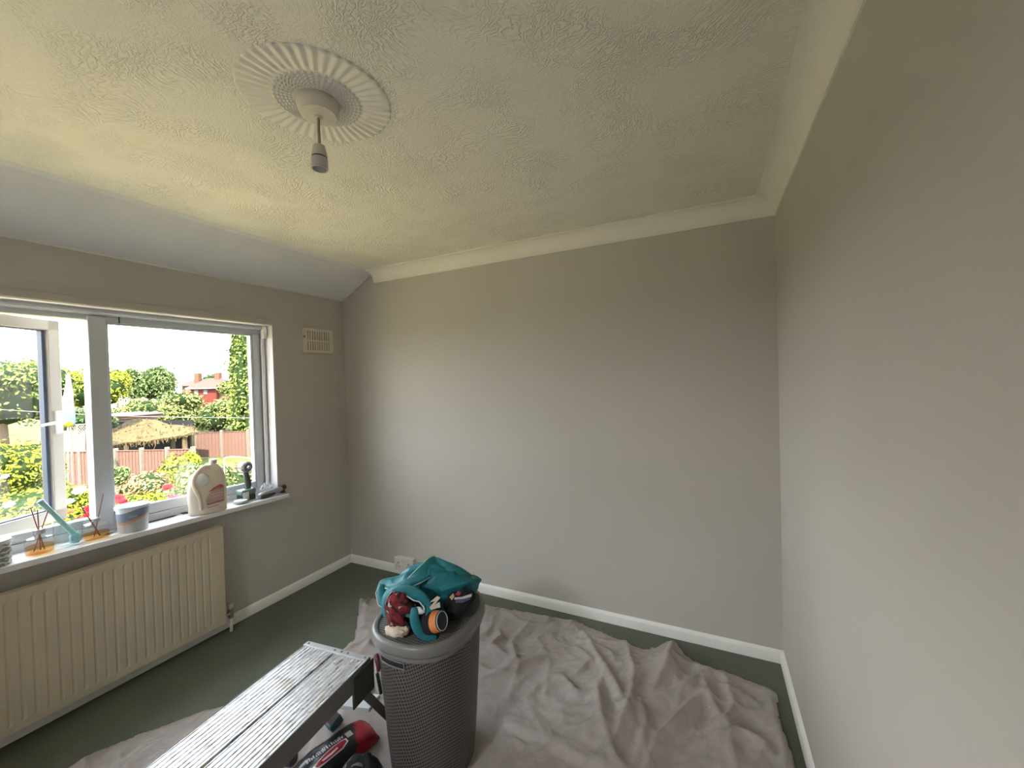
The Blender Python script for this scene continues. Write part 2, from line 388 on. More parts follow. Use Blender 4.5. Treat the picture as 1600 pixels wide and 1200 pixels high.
# ------------------------------------------------------------------ ceiling rose, pendant
MX, MY, MR = 1.684, -1.580, .218
nseg = 42*8; rings = []; radii = [.055+(MR-.055)*i/46 for i in range(47)]
for i, r in enumerate(radii):
    f = (r-.055)/(MR-.055); ring = []
    for k in range(nseg):
        t = 2*math.pi*k/nseg; ph = (t*42/(2*math.pi)) % 1
        pleat = abs(ph*2-1)
        if f < .45: amp = .003*math.sin(r*2*math.pi/.011+pleat*3.5); drop = .006+amp*min(1, f*8)
        else: drop = .003+.0042*pleat*min(1, (f-.42)*6)+.0009*math.sin(r*2*math.pi/.0075+pleat*2)
        rr = r*(1-.045*max(0, f-.5)*2*(1-pleat))
        ring.append((MX+rr*math.cos(t), MY+rr*math.sin(t), H-drop))
    rings.append(ring)
rings.append([(MX+(MR*1.004)*math.cos(2*math.pi*k/nseg), MY+(MR*1.004)*math.sin(2*math.pi*k/nseg), H-.0005) for k in range(nseg)])
rings.insert(0, [(MX+.03*math.cos(2*math.pi*k/nseg), MY+.03*math.sin(2*math.pi*k/nseg), H-.006) for k in range(nseg)])
tag(MB().rings(rings, True, False).build('ceiling_medallion', plain('medallion_paint', (.73, .70, .62), .75, var=.02), smooth=True), 'round pleated plaster medallion on the textured ceiling', 'ceiling medallion')
pe = thing('pendant_lamp', 'bare white pendant lampholder without bulb hanging from the ceiling medallion', 'pendant lamp', (MX, MY, H-.007))
m_pl = plain('aged_white_plastic', (.62, .57, .50), .4)
m_pl2 = plain('grey_white_plastic', (.50, .48, .49), .35)
MB().lathe([(.060, 0), (.062, -.012), (.060, -.024), (.055, -.030), (.052, -.042), (.012, -.045), (.010, -.050)], (MX, MY, H-.006), 36).build('ceiling_cup', m_pl, pe, smooth=True, ang=35)
MB().tube([(MX, MY, H-.05), (MX-.001, MY, H-.09), (MX+.0005, MY, H-.12), (MX-.0015, MY, 2.245)], .0042, 10).build('cable', plain('dull_cable', (.30, .26, .19), .5), pe, smooth=True)
MB().lathe([(.008, 0), (.0175, -.004), (.0225, -.030), (.0235, -.038)], (MX-.0015, MY, 2.262), 24).build('lampholder_cap', m_pl, pe, smooth=True, ang=35)
MB().lathe([(.0225, 0), (.0225, -.008)], (MX-.0015, MY, 2.2255), 24).build('dark_band', m_gasket, pe, smooth=True, ang=35)
MB().lathe([(.0240, 0), (.0245, -.030), (.0250, -.033), (.0210, -.033), (.0200, -.004)], (MX-.0015, MY, 2.219), 24).build('shade_ring', m_pl2, pe, smooth=True, ang=35)

# ------------------------------------------------------------------ dust sheet: a crumpled grid with long folds
poly = [(.55,-.44),(.62,-.375),(.72,-.355),(1.0,-.235),(1.37,-.140),(1.7,-.105),(2.0,-.075),(2.2,-.13),(2.38,-.19),(2.50,-.15),(2.56,-.10),(2.62,-.17),(2.8,-.21),(2.97,-.225),(3.03,-.26),
        (3.01,-.42),(3.035,-.60),(3.03,-.9),(3.05,-1.6),(3.04,-2.6),(2.9,-3.1),(1.5,-3.12),(.75,-3.0),(.45,-2.3),(.42,-1.75),(.60,-1.45),(.82,-1.25),(.93,-1.1),(.86,-.90),(.86,-.78),(.72,-.62)]
folds = [([(1.99,-.13),(2.13,-.27),(2.28,-.47),(2.41,-.67),(2.51,-.82),(2.56,-1.1)], .030, .030),
 ([(2.31,-.16),(2.40,-.42),(2.42,-.63),(2.40,-.84),(2.35,-1.1)], .035, .030), ([(2.56,-.09),(2.55,-.25),(2.54,-.36),(2.50,-.50)], .05, .045),
 ([(2.45,-.58),(2.61,-.46),(2.74,-.27),(2.80,-.27)], .028, .028), ([(2.45,-.58),(2.50,-.73),(2.48,-.95)], .03, .03),
 ([(2.74,-.38),(2.66,-.52),(2.55,-.76),(2.52,-.95)], .03, .028), ([(2.68,-.22),(2.74,-.44),(2.81,-.59),(2.83,-.80)], .025, .03),
 ([(1.98,-1.15),(2.08,-1.30),(2.12,-1.6)], .02, .03), ([(2.25,-.55),(2.27,-.63),(2.31,-.75),(2.41,-.95)], .035, .032),
 ([(1.60,-.36),(1.66,-.44),(1.64,-.52),(1.78,-.56)], .03, .025), ([(1.74,-.18),(1.73,-.44),(1.85,-.61),(1.90,-.82)], .016, .022),
 ([(1.80,-.62),(1.87,-.56),(1.97,-.46),(2.09,-.34)], .020, .022), ([(2.00,-.62),(2.08,-.58),(2.18,-.66),(2.27,-.58)], .020, .02),
 ([(2.98,-.26),(3.0,-.45),(3.0,-.65),(2.97,-.9)], .025, .028), ([(2.80,-.24),(2.84,-.44),(2.80,-.56),(2.70,-.65)], .022, .025),
 ([(2.88,-.75),(2.95,-.62),(2.86,-.60),(2.7,-.7)], .025, .025), ([(2.55,-.30),(2.62,-.45),(2.6,-.6)], .018, .022),
 ([(.57,-.43),(.70,-.52),(.83,-.66),(.88,-.80)], .02, .03), ([(.95,-.40),(.98,-.60),(1.05,-.80),(1.02,-.98)], .045, .03), ([(1.25,-.5),(1.20,-.75),(1.32,-.95)], .04, .03), ([(1.05,-.55),(1.2,-.66),(1.38,-.62)], .03, .025), ([(1.15,-.35),(1.12,-.6),(1.2,-.85)], .02, .03),
 ([(1.45,-.25),(1.55,-.40),(1.5,-.55)], .012, .02), ([(1.9,-.15),(1.85,-.35),(1.98,-.5),(2.05,-.75)], .010, .018), ([(2.2,-.2),(2.18,-.42),(2.1,-.6)], .010, .02), ([(1.55,-.62),(1.7,-.70),(1.9,-.66)], .012, .02),
 ([(1.2,-1.3),(1.35,-1.38),(1.5,-1.36)], .006, .03), ([(.70,-1.55),(.95,-1.5),(1.2,-1.6)], .012, .03)]
def inside(x, y):
    c = False; j = len(poly)-1
    for i in range(len(poly)):
        xi, yi = poly[i]; xj, yj = poly[j]
        if (yi > y) != (yj > y) and x < (xj-xi)*(y-yi)/(yj-yi)+xi: c = not c
        j = i
    return c
def edged(x, y):
    b = 9
    for i in range(len(poly)):
        ax, ay = poly[i-1]; bx, by = poly[i]; dx, dy = bx-ax, by-ay
        t = max(0, min(1, ((x-ax)*dx+(y-ay)*dy)/(dx*dx+dy*dy))); b = min(b, math.hypot(x-ax-dx*t, y-ay-dy*t))
    return b
def foldh(x, y):
    z = 0
    for pts, hh_, ww in folds:
        b = 9; side = 1
        for i in range(len(pts)-1):
            ax, ay = pts[i]; bx, by = pts[i+1]; dx, dy = bx-ax, by-ay; l2 = dx*dx+dy*dy
            t = ((x-ax)*dx+(y-ay)*dy)/l2; tc = max(0, min(1, t)); d = math.hypot(x-ax-dx*tc, y-ay-dy*tc)
            if d < b: b = d; side = 1 if dx*(y-ay)-dy*(x-ax) > 0 else -1; tt = (i+tc)/(len(pts)-1)
        wv_ = ww*1.1
        if b < wv_*4:
            z = max(z, z*.5+hh_*math.exp(-(b/wv_)**1.05)*(.35+.65*math.sin(math.pi*min(.93, max(.07, tt)))))
    return z
def flat(x, y):                       # pressed flat where things stand on the sheet
    a_ = min(1, max(0, (math.hypot((x-1.75)/.24, (y+1.17)/.30)-1)/.25))
    b_ = 1 if not (1.12 < x < 1.75 and -2.7 < y < -1.12) else 0.12
    return min(a_, b_)
def sheet_z(x, y):
    p = Vector((x*2.6, y*2.6, 0)); q = p+Vector((noise.noise(p*1.3), noise.noise(p*1.3+Vector((9, 2, 0))), 0))*.9
    rid = (1-abs(noise.noise(q))*2.2); rid = max(0, rid)**3*.016
    rid2 = max(0, 1-abs(noise.noise(q*2.7+Vector((4, 4, 0))))*2.4)**3*.0075*(2.2 if x < 1.5 and y > -1.1 else 1)
    cr_ = abs(noise.noise(q*7.0))*.004
    k = 1 if x > 1.3 else 1.5
    lay = 0
    if 1.5 < x < 3.0:
        E_ = [(1.5, -.84), (1.72, -.88), (1.86, -.925), (2.02, -.955), (2.2, -.965), (2.4, -1.0), (2.7, -1.12), (3.0, -1.3)]
        for (ax, ay), (bx, by) in zip(E_, E_[1:]):
            if ax <= x <= bx:
                ye = ay+(by-ay)*(x-ax)/(bx-ax); d_ = y-ye; lay = .034*math.exp(-max(0, d_)/.16)*(1/(1+math.exp(-d_/.004)))*min(1, (x-1.5)/.15)
    return .0035+lay+(foldh(x, y)*1.55+(rid+rid2)*k*1.0+cr_)*flat(x, y)
step = .0095; x0s, y0s = .40, -3.14; nx = int(2.68/step); nyg = int(3.08/step)
idx = {}; vs = []; fs = []
def jit(x, y): return inside(x+.008*noise.noise(Vector((x*9, y*9, 0))), y+.010*noise.noise(Vector((x*7, y*7, 5))))
for j in range(nyg):
    for i in range(nx):
        x = x0s+i*step; y = y0s+j*step
        if y < -2.2 and (i % 2 or j % 2): pass
        if jit(x, y):
            e_ = edged(x, y); z = sheet_z(x, y)*(.35+.65*min(1, e_/.03)) if x < 2.45 or x > 2.66 else sheet_z(x, y)
            idx[(i, j)] = len(vs); vs.append((x, y, max(.003, z)))
for (i, j), a_ in idx.items():
    b_, c_, d_ = idx.get((i+1, j)), idx.get((i+1, j+1)), idx.get((i, j+1))
    if b_ is not None and c_ is not None and d_ is not None: fs.append((a_, b_, c_, d_))
    elif b_ is not None and d_ is not None: fs.append((a_, b_, d_))
    elif b_ is not None and c_ is not None: fs.append((a_, b_, c_))
    elif c_ is not None and d_ is not None: fs.append((a_, c_, d_))
ds = MB().add(vs, fs).build('dust_sheet', m_sheet, smooth=True)
sm = ds.modifiers.new('solid', 'SOLIDIFY'); sm.thickness = .0022; sm.offset = -1
tag(ds, 'crumpled beige cotton dust sheet spread over the dark green carpet', 'dust sheet')

# ------------------------------------------------------------------ laundry hamper
HX, HY, HA = 1.750, -1.184, math.radians(4)
def sup(ax, ay, z, n=72, e=2.5):
    r = []
    for k in range(n):
        t = 2*math.pi*k/n; c, s_ = math.cos(t), math.sin(t)
        x = ax*abs(c)**(2/e)*(1 if c > 0 else -1); y = ay*abs(s_)**(2/e)*(1 if s_ > 0 else -1)
        r.append(Matrix.Rotation(HA, 3, 'Z') @ Vector((x, y, 0))+Vector((HX, HY, z)))
    return r
def slot_material(name, c, uvscale, slant, thr):
    a = N(name); uv = a.n('UVMap'); uv.uv_map = 'uv'
    s2 = a.n('SeparateXYZ'); a.l(uv.outputs[0], s2.inputs[0]); u_, v_ = s2.outputs[0], s2.outputs[1]
    wob = a.math('MULTIPLY', a.math('SINE', a.math('MULTIPLY_ADD', u_, 9.0, 1.0)), slant)
    vv = a.math('ADD', v_, wob)
    A = a.math('SINE', a.math('MULTIPLY', a.math('ADD', a.math('MULTIPLY', u_, 1.0), a.math('MULTIPLY', vv, .95)), uvscale))
    B = a.math('SINE', a.math('MULTIPLY', a.math('SUBTRACT', a.math('MULTIPLY', u_, 1.0), a.math('MULTIPLY', vv, .50)), uvscale))
    hole_shade = a.ramp(a.math('MULTIPLY_ADD', a.math('MULTIPLY', A, B), .5, .5), [(thr, 0.0), (thr+.06, 1)])
    big = a.math('MULTIPLY', hole_shade, 1.0)
    a.base(a.mix(big, c, (.012, .011, .010))); a.rm(.45); a.b.inputs['Specular IOR Level'].default_value = .4  # near-black paints the shaded inside behind each hole
    a.bump(a.math('SUBTRACT', 1.0, big), .9, .004)
    return a.m
m_hamp = slot_material('grey_perforated_plastic', (.125, .112, .100), 330, .055, .56)
m_hrim = plain('smooth_grey_plastic', (.165, .158, .150), .36, var=.02)
m_hlid = slot_material('grey_lid_lattice', (.19, .18, .17), 400, 0, .58)
ham = thing('laundry_hamper', 'tall grey plastic laundry hamper with perforated sides standing on the dust sheet', 'laundry hamper', (HX, HY, .004))
zs = [.006, .03, .10, .20, .30, .40, .50, .555]
rg = [sup(.140+.038*(z/.555)**.8, .165+.042*(z/.555)**.8, z) for z in zs]
bo = MB().rings(rg, True, False).build('basket_body', m_hamp, ham, smooth=True, ang=60)
def add_uv(ob, n, planar=False):
    me = ob.data; uvl = me.uv_layers.new(name='uv')
    for p in me.polygons:
        ks = [me.loops[li].vertex_index for li in p.loop_indices]
        for li in p.loop_indices:
            vi = me.loops[li].vertex_index; co = me.vertices[vi].co
            if planar: uvl.data[li].uv = (co.x, co.y)
            else:
                k = vi % n
                if k == 0 and any(q % n == n-1 for q in ks): k = n
                uvl.data[li].uv = (k/n*1.25, co.z)
add_uv(bo, 72)
# rim below the lid and the handle slot
MB().rings([sup(.181, .210, .537), sup(.187, .216, .541), sup(.187, .216, .556), sup(.180, .209, .560)], True, True).build('basket_rim', m_hrim, ham, smooth=True, ang=50)
lid = MB().rings([sup(.182, .212, .561), sup(.194, .224, .562), sup(.197, .227, .567), sup(.196, .226, .592), sup(.192, .222, .600), sup(.182, .212, .603), sup(.174, .204, .601), sup(.172, .202, .597)], True, False).build('lid', m_hrim, ham, smooth=True, ang=60)
lp = MB().rings([sup(.174, .204, .5965), sup(.12, .14, .598), sup(.06, .07, .599)], False, True).build('lid_lattice', m_hlid, lid)
add_uv(lp, 72, True)
# grip slot on the window-side front, its inner shade a dark painted strip
def on_side(ang, z, grow=0.0):
    ax = .140+.038*(z/.555)**.8+grow; ay = .165+.042*(z/.555)**.8+grow; e = 2.5; c, s_ = math.cos(ang), math.sin(ang)
    return Matrix.Rotation(HA, 3, 'Z') @ Vector((ax*abs(c)**(2/e)*(1 if c > 0 else -1), ay*abs(s_)**(2/e)*(1 if s_ > 0 else -1), 0))+Vector((HX, HY, z))
A0, A1 = math.radians(-116), math.radians(-86)
v_ = []
for i in range(9):
    t = A0+(A1-A0)*i/8
    v_ += [on_side(t, .508, .002), on_side(t, .530, .002)]
MB().add(v_, [(2*i, 2*i+2, 2*i+3, 2*i+1) for i in range(8)]).build('grip_shade', plain('slot_shade', (.012, .011, .01), .9), ham)
rimv = [on_side(A0+(A1-A0)*i/8, .531, .003) for i in range(9)]; rimb = [on_side(A0+(A1-A0)*i/8, .507, .003) for i in range(9)]
MB().tube(rimv+rimb[::-1]+[rimv[0]], .0025, 6).build('grip_edge', m_hrim, ham, smooth=True)

# ------------------------------------------------------------------ teal bag and the clothes in it, on the hamper lid
LZ = .606
BT = 1.60
def bp(px, py, t): return at(px, py, t)
def cloth(name, c, dark=.75, r=.85, sc=30, bump=.5):
    a = N(name); v = a.co(); n1 = a.noise(v, sc, 5, .6); a.base(a.ramp(n1, [(.3, tuple(q*dark for q in c)), (.7, c)])); a.rm(r)
    a.bump(a.math('ADD', n1, a.math('MULTIPLY', a.noise(v, 400, 2), .25)), bump, .006); return a.m
m_teal = cloth('teal_nylon', (.008, .175, .205), .8, .5)
m_teal_in = cloth('dark_teal_lining', (.008, .12, .13), .8, .6)
m_edge = cloth('pale_piping', (.55, .68, .68), .8, .6)
m_black = cloth('black_cloth', (.010, .010, .012), .7, .9)
teal = thing('tote_bag', 'crumpled teal cloth bag stuffed with clothes lying on the hamper lid', 'bag', (1.74, -1.15, LZ))
def inflated(outline, c, t0, th_f, th_b, amp, fr, seed, layers=9, crease=()):
    """a pillow of cloth: the outline swells towards and away from the middle plane"""
    cx, cy = c; n = len(outline); res = []
    O = []
    for i in range(n):                                   # smooth the outline
        for q in range(4):
            t = q/4; p0, p1, p2, p3 = (outline[(i+d) % n] for d in (-1, 0, 1, 2))
            O.append(tuple(.5*((2*p1[k])+(-p0[k]+p2[k])*t+(2*p0[k]-5*p1[k]+4*p2[k]-p3[k])*t*t+(-p0[k]+3*p1[k]-3*p2[k]+p3[k])*t**3) for k in (0, 1)))
    for j in range(-layers, layers+1):
        a_ = j/(layers+.35); k = math.sqrt(max(0, 1-a_*a_))**.75; ring = []
        dep = (th_b if a_ > 0 else th_f)*a_
        for (x, y) in O:
            p = at(cx+(x-cx)*k, cy+(y-cy)*k, t0+dep)
            nz = noise.noise(p*fr+Vector((seed, seed*2, 0))); rg2 = max(0, 1-abs(noise.noise(p*fr*1.7+Vector((seed*3, 0, 1))))*3)**2
            q = p+(p-at(cx, cy, t0)).normalized()*(nz*amp+rg2*amp*.8)
            q.z = max(q.z, LZ+.001+.002*(1-k)); ring.append(q)
        res.append(ring)
    return MB().rings(res)
body = inflated([(594,915),(612,905),(636,893),(660,884),(680,876),(697,882),(716,888),(733,898),(745,906),(742,914),(734,928),(722,942),(704,958),(690,975),(668,992),(648,996),(628,978),(608,966),(596,950)],
                (665, 932), 1.66, .125, .17, .020, 13, 3, 16)
body.build('bag_body', m_teal, teal, smooth=True)
# folded flaps and straps lying over the body
def ribbon(pts, w_, t_off, mname, mat_, par, thick=.004, edge=None):
    P = [at(*p) for p in pts]; vs = []; fs = []
    for i, p in enumerate(P):
        d = (P[min(i+1, len(P)-1)]-P[max(i-1, 0)]).normalized(); nrm = (CAM-p).normalized(); s_ = d.cross(nrm).normalized()
        ww = w_[i] if isinstance(w_, (list, tuple)) else w_
        for k, b_ in ((-1, 0), (-.4, .35), (.4, .35), (1, 0)): vs.append(p+s_*ww*k+nrm*ww*b_)
    for i in range(len(P)-1):
        for k in range(3): fs.append((i*4+k, i*4+k+1, i*4+k+5, i*4+k+4))
    ob = MB().add(vs, fs).build(mname, mat_, par, smooth=True)
    q = ob.modifiers.new('solid', 'SOLIDIFY'); q.thickness = thick; q.offset = 0
    s2 = ob.modifiers.new('sub', 'SUBSURF'); s2.levels = 1; s2.render_levels = 1
    if edge:
        MB().tube([vs[i*4+(3 if edge > 0 else 0)] for i in range(len(P))], .0016, 6).build('piping', m_edge, ob, smooth=True)
    return ob
ribbon([(642,912,1.53),(656,900,1.54),(668,887,1.57),(676,876,1.61),(681,870,1.64)], [.022,.026,.024,.018,.006], 0, 'strap', m_teal, teal, edge=-1)
ribbon([(681,871,1.63),(690,884,1.60),(706,893,1.585),(726,903,1.60),(741,906,1.66)], [.006,.022,.03,.028,.008], 0, 'side_flap', m_teal, teal)
ribbon([(597,912,1.60),(595,925,1.57),(598,940,1.54),(606,952,1.52)], [.010,.018,.018,.008], 0, 'strap', m_teal, teal, edge=1)
ribbon([(602,916,1.56),(616,918,1.52),(634,912,1.51),(655,905,1.52),(672,899,1.54)], [.006,.012,.016,.014,.006], 0, 'side_flap', m_teal, teal, edge=1)
# mouth of the bag: hem ring with pale edge round a dark opening
mouth = [(606,962,1.50),(602,948,1.50),(606,932,1.50),(618,921,1.50),(634,918,1.49),(652,926,1.475),(664,938,1.465),(668,952,1.455),(662,966,1.45),(650,976,1.45)]
def crom(P, q_=5):
    R_ = []
    for i in range(len(P)-1):
        p0, p1, p2, p3 = P[max(i-1, 0)], P[i], P[i+1], P[min(i+2, len(P)-1)]
        for q in range(q_):
            t = q/q_; R_.append(.5*((2*p1)+(-p0+p2)*t+(2*p0-5*p1+4*p2-p3)*t*t+(-p0+3*p1-3*p2+p3)*t**3))
    return R_+[P[-1]]
mp = crom([at(*p) for p in mouth]); mc = at(632, 950, 1.50)
vs = []; 
for p in mp:
    o_ = (p-mc); cn = (CAM-p).normalized(); vs += [p-o_*.06-cn*.02, p+cn*.004, p+o_*.10-cn*.010, p+o_*.22-cn*.045]
hem = MB().add(vs, [(i*4+k, i*4+k+1, i*4+k+5, i*4+k+4) for i in range(len(mp)-1) for k in range(3)]).build('bag_mouth', m_teal, teal, smooth=True)
q = hem.modifiers.new('solid', 'SOLIDIFY'); q.thickness = .004; q.offset = 0
MB().tube([at(612,923,1.47),at(622,925,1.465),at(634,930,1.46),at(646,938,1.455),at(655,940,1.45),at(662,948,1.445),at(663,957,1.44)], .0022, 8).build('piping', m_edge, hem, smooth=True)
MB().tube([vs[i*4+1] for i in range(0, 22)], .0015, 6).build('piping', m_edge, hem, smooth=True)
fp_ = inflated([(611,923),(621,915),(636,912),(654,919),(669,934),(678,954),(670,966),(663,957),(656,941),(646,936),(634,929),(622,924)], (648, 927), 1.462, .010, .03, .004, 30, 14, 5)
fp_.build('front_panel', m_teal, teal, smooth=True)
inn = inflated([(604,960),(603,942),(612,926),(634,920),(656,932),(666,950),(662,966),(640,978),(616,976)], (634, 950), 1.535, .02, .04, .004, 20, 8, 4)
inn.build('mouth_shade', plain('dark_mouth_shade', (.006, .03, .032), .9), teal, smooth=True)  # near-black plug paints the shade inside the bag mouth
ribbon([(648,948,1.445),(646,962,1.43),(649,976,1.425),(656,988,1.43),(668,998,1.44),(684,996,1.45)], [.012,.016,.018,.018,.014,.008], 0, 'strap', m_teal, teal)
ribbon([(628,957,1.46),(640,962,1.45),(652,966,1.44)], [.005,.010,.006], 0, 'strap', m_teal_in, teal)
# black and cream zigzag mark printed beside the mouth
e_ = MB()
zz = [(671,953),(682,934),(684,938),(677,946),(688,936),(688,943),(686,949),(672,957)]
zp = [(672,941),(683,932),(688,934),(679,945),(687,941),(688,949),(673,953),(671,949),(680,939)]
pts_ = [at(x, y, 1.452) for x, y in zp]
em = bmesh.new(); fv = [em.verts.new(p) for p in pts_]; em.faces.new(fv); me = bpy.data.meshes.new('emblem'); em.to_mesh(me); em.free()
o = bpy.data.objects.new('emblem', me); COL.objects.link(o); me.materials.append(cloth('cream_print', (.55, .50, .38), .9)); o.parent = teal; o.matrix_parent_inverse = Matrix.Translation(-teal.location)
q = o.modifiers.new('solid', 'SOLIDIFY'); q.thickness = .003; q.offset = 1

# red checked garment spilling out, with a cream pompom
a = N('red_checked_flannel'); v = a.co(); vv = a.scale(v, (1, 1, 1), (.5, .6, .4))
s3 = a.n('SeparateXYZ'); a.l(vv, s3.inputs[0])
nz = a.noise(v, 14, 2)
f1 = a.ramp(a.math('SINE', a.math('MULTIPLY_ADD', nz, 5.0, a.math('MULTIPLY', s3.outputs[0], 190))), [(.55, 0.0), (.7, 1)])
f2 = a.ramp(a.math('SINE', a.math('MULTIPLY_ADD', nz, 5.0, a.math('MULTIPLY', s3.outputs[2], 170))), [(.6, 0.0), (.75, 1)])
c = a.mix(f1, (.17, .008, .012), (.02, .005, .007)); c = a.mix(f2, c, (.10, .008, .01))
c = a.mix(a.math('MULTIPLY', a.ramp(a.noise(v, 38, 2), [(.63, 0.0), (.68, 1)]), .8), c, (.42, .34, .32))
a.base(c); a.rm(.9); a.bump(a.noise(v, 60, 4), .6, .006); m_red = a.m
rc = inflated([(604,962),(604,946),(610,932),(622,925),(634,930),(644,940),(650,950),(640,958),(630,964),(634,976),(637,984),(626,987),(612,982)], (620, 955), 1.475, .035, .05, .011, 26, 12, 8)
gar = rc.build('checked_garment', m_red, smooth=True); tag(gar, 'red checked garment spilling from the mouth of the teal bag', 'clothing')
pt = at(620, 991, 1.462); pt.z = LZ+.019
pom = MB().blob(pt+Vector((0, 0, 0)), (.038, .028, .021), .16, 3.2, 4, 36, 20).blob(pt+Vector((.018, .012, .002)), (.026, .024, .019), .2, 3, 9, 28, 16).blob(pt+Vector((-.022, -.006, -.002)), (.02, .02, .016), .2, 3, 5, 24, 14)
for p in pom.v: p.z = max(p.z, LZ)
tag(pom.build('pompom', cloth('cream_fleece', (.72, .60, .47), .82, .95, 60, .9), smooth=True), 'cream fluffy pompom below the red garment at the front edge of the hamper', 'pompom')
# white crinkled tissue in the mouth
tag(inflated([(648,950),(655,948),(661,952),(662,957),(656,960),(650,957)], (656, 954), 1.449, .008, .02, .004, 60, 5, 4).build('tissue', cloth('white_tissue', (.75, .73, .76), .7), smooth=True), 'small white crinkled tissue inside the mouth of the teal bag', 'tissue')
# black sleeve / cup with orange band
cu = thing('sleeve_cup', 'black cup with an orange band lying on its side in front of the teal bag', 'cup', at(688, 971, 1.44))
pa, pb_ = at(660, 974, 1.475), at(690.5, 970, 1.440)
ax = (pb_-pa)
def seg(f0, f1, r0_, r1_): return MB().tube([pa+ax*f0, pa+ax*f1], [r0_, r1_], 28)
MB().tube([pa+ax*q_ for q_ in (0, .15, .35, .66)], [.026, .036, .040, .036], 28).build('cup_body', m_black, cu, smooth=True, ang=50)
seg(.66, .95, .0365, .0325).build('orange_band', plain('orange_band', (.62, .20, .05), .5), cu, smooth=True, ang=50)
seg(.95, 1.0, .0320, .0305).build('rim', plain('dark_rim', (.012, .01, .01), .6), cu, smooth=True, ang=50)
n_ = ax.normalized(); e1 = n_.cross(Vector((0, 0, 1))).normalized(); e2 = n_.cross(e1)
MB().tube([pb_+n_*.001+(e1*math.cos(t*math.pi/16)+e2*math.sin(t*math.pi/16))*.030 for t in range(33)], .0013, 6, False).build('rim_edge', m_edge, cu, smooth=True)
# black patterned pouch under the right end of the bag
pch = inflated([(697,940),(706,928),(722,922),(738,926),(740,934),(732,946),(722,958),(708,972),(700,966)], (716, 942), 1.555, .05, .075, .008, 22, 21, 8)
for p in pch.v: p.z = max(p.z, LZ)
pouch = pch.build('pouch', m_black, smooth=True); tag(pouch, 'black pouch with striped edge under the right end of the teal bag', 'pouch')
def patch(name, pts, mat_, par, th=.003):
    em = bmesh.new(); em.faces.new([em.verts.new(at(*p)) for p in pts]); me = bpy.data.meshes.new(name); em.to_mesh(me); em.free()
    o = bpy.data.objects.new(name, me); COL.objects.link(o); me.materials.append(mat_); o.parent = par
    if par.type == 'EMPTY': o.matrix_parent_inverse = Matrix.Translation(-par.location)
    q = o.modifiers.new('solid', 'SOLIDIFY'); q.thickness = th; q.offset = 1; return o
patch('stripe', [(710,934,1.502),(722,933,1.50),(737,928,1.508),(737,932,1.507),(724,936,1.499),(710,937,1.502)], cloth('stripe_white', (.55, .55, .55), .9), pouch)
patch('stripe', [(712,938,1.501),(724,937,1.498),(736,933,1.506),(734,937,1.505),(722,942,1.498),(712,942,1.50)], cloth('stripe_purple', (.10, .09, .17), .9), pouch)
patch('patch', [(702,933,1.505),(708,927,1.507),(710,932,1.503),(706,938,1.502)], cloth('patch_tan', (.42, .34, .16), .8), pouch)
patch('patch', [(711,929,1.504),(716,923,1.508),(721,926,1.505),(717,931,1.502)], cloth('patch_red', (.28, .04, .05), .8), pouch)

# ------------------------------------------------------------------ aluminium work platform
a = N('paint_spattered_aluminium'); v = a.co()
n1 = a.noise(a.scale(v, (26, 3.0, 8), (0, 0, .08)), 3.2, 5, .7, .8); n2 = a.noise(v, 14, 5, .7); n3 = a.noise(a.scale(v, (60, 14, 20)), 2, 4, .6)
spots = a.ramp(n1, [(.52, 0.0), (.60, 1)]); tan = a.ramp(n2, [(.56, 0.0), (.64, .85)])
c = a.mix(a.math('MULTIPLY', spots, .8), (.66, .66, .68), (.84, .84, .83)); c = a.mix(a.math('MULTIPLY', a.ramp(n3, [(.55, 0.0), (.62, 1)]), .8), c, (.30, .27, .24)); c = a.mix(tan, c, (.50, .43, .36))
a.base(c); a.l(a.math('SUBTRACT', .75, a.math('MULTIPLY', spots, .7)), a.b.inputs['Metallic']); a.l(a.math('MULTIPLY_ADD', spots, .3, .34), a.b.inputs['Roughness'])
a.bump(n1, .4, .004); m_al = a.m
m_al2 = plain('dull_aluminium', (.55, .56, .58), .42, .7, .08, 12)
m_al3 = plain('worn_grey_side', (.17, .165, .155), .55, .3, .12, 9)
m_blk = plain('black_plastic', (.02, .02, .026), .45)
m_foot = plain('teal_foot_plastic', (.02, .10, .15), .5)
PL = 1.15; PZ = .505; PA = math.atan2(-.05, .55)   # long axis runs towards the camera
o0 = Vector((1.327, -1.414, 0)); ux = Vector((.2970, .030, 0)).normalized(); uy = Vector((.062, -.55, 0)).normalized()
PW = .2985
def pf(s_, l_, z): return o0+ux*s_+uy*l_+Vector((0, 0, z))
plat = thing('work_platform', 'paint-spattered folding aluminium work platform standing left of the grey hamper', 'work platform', o0+ux*.15+uy*.55+Vector((0, 0, .004)))
def prism(sec, l0, l1):                                  # profile (s,z) swept along the platform
    return MB().rings([[pf(s_, l_, z) for s_, z in sec] for l_ in (l0, l1)])
def plank(s0, s1):
    sec = [(s0, PZ-.03), (s0, PZ)]; n = 9; wd = (s1-s0)/n
    for i in range(n):
        b_ = s0+i*wd; sec += [(b_+wd*.18, PZ), (b_+wd*.25, PZ-.0035), (b_+wd*.5, PZ-.0035), (b_+wd*.57, PZ)]
    sec += [(s1, PZ), (s1, PZ-.03)]
    return prism(sec, .026, PL-.02)
plank(.004, .144).build('deck_plank', m_al, plat); plank(.155, PW-.004).build('deck_plank', m_al, plat)
for s0, s1 in ((0, .004), (PW-.004, PW)):
    prism([(s0, PZ-.068), (s0, PZ+.001), (s1, PZ+.001), (s1, PZ-.068)], 0, PL).build('side_rail', m_al3, plat, bevel=.001)
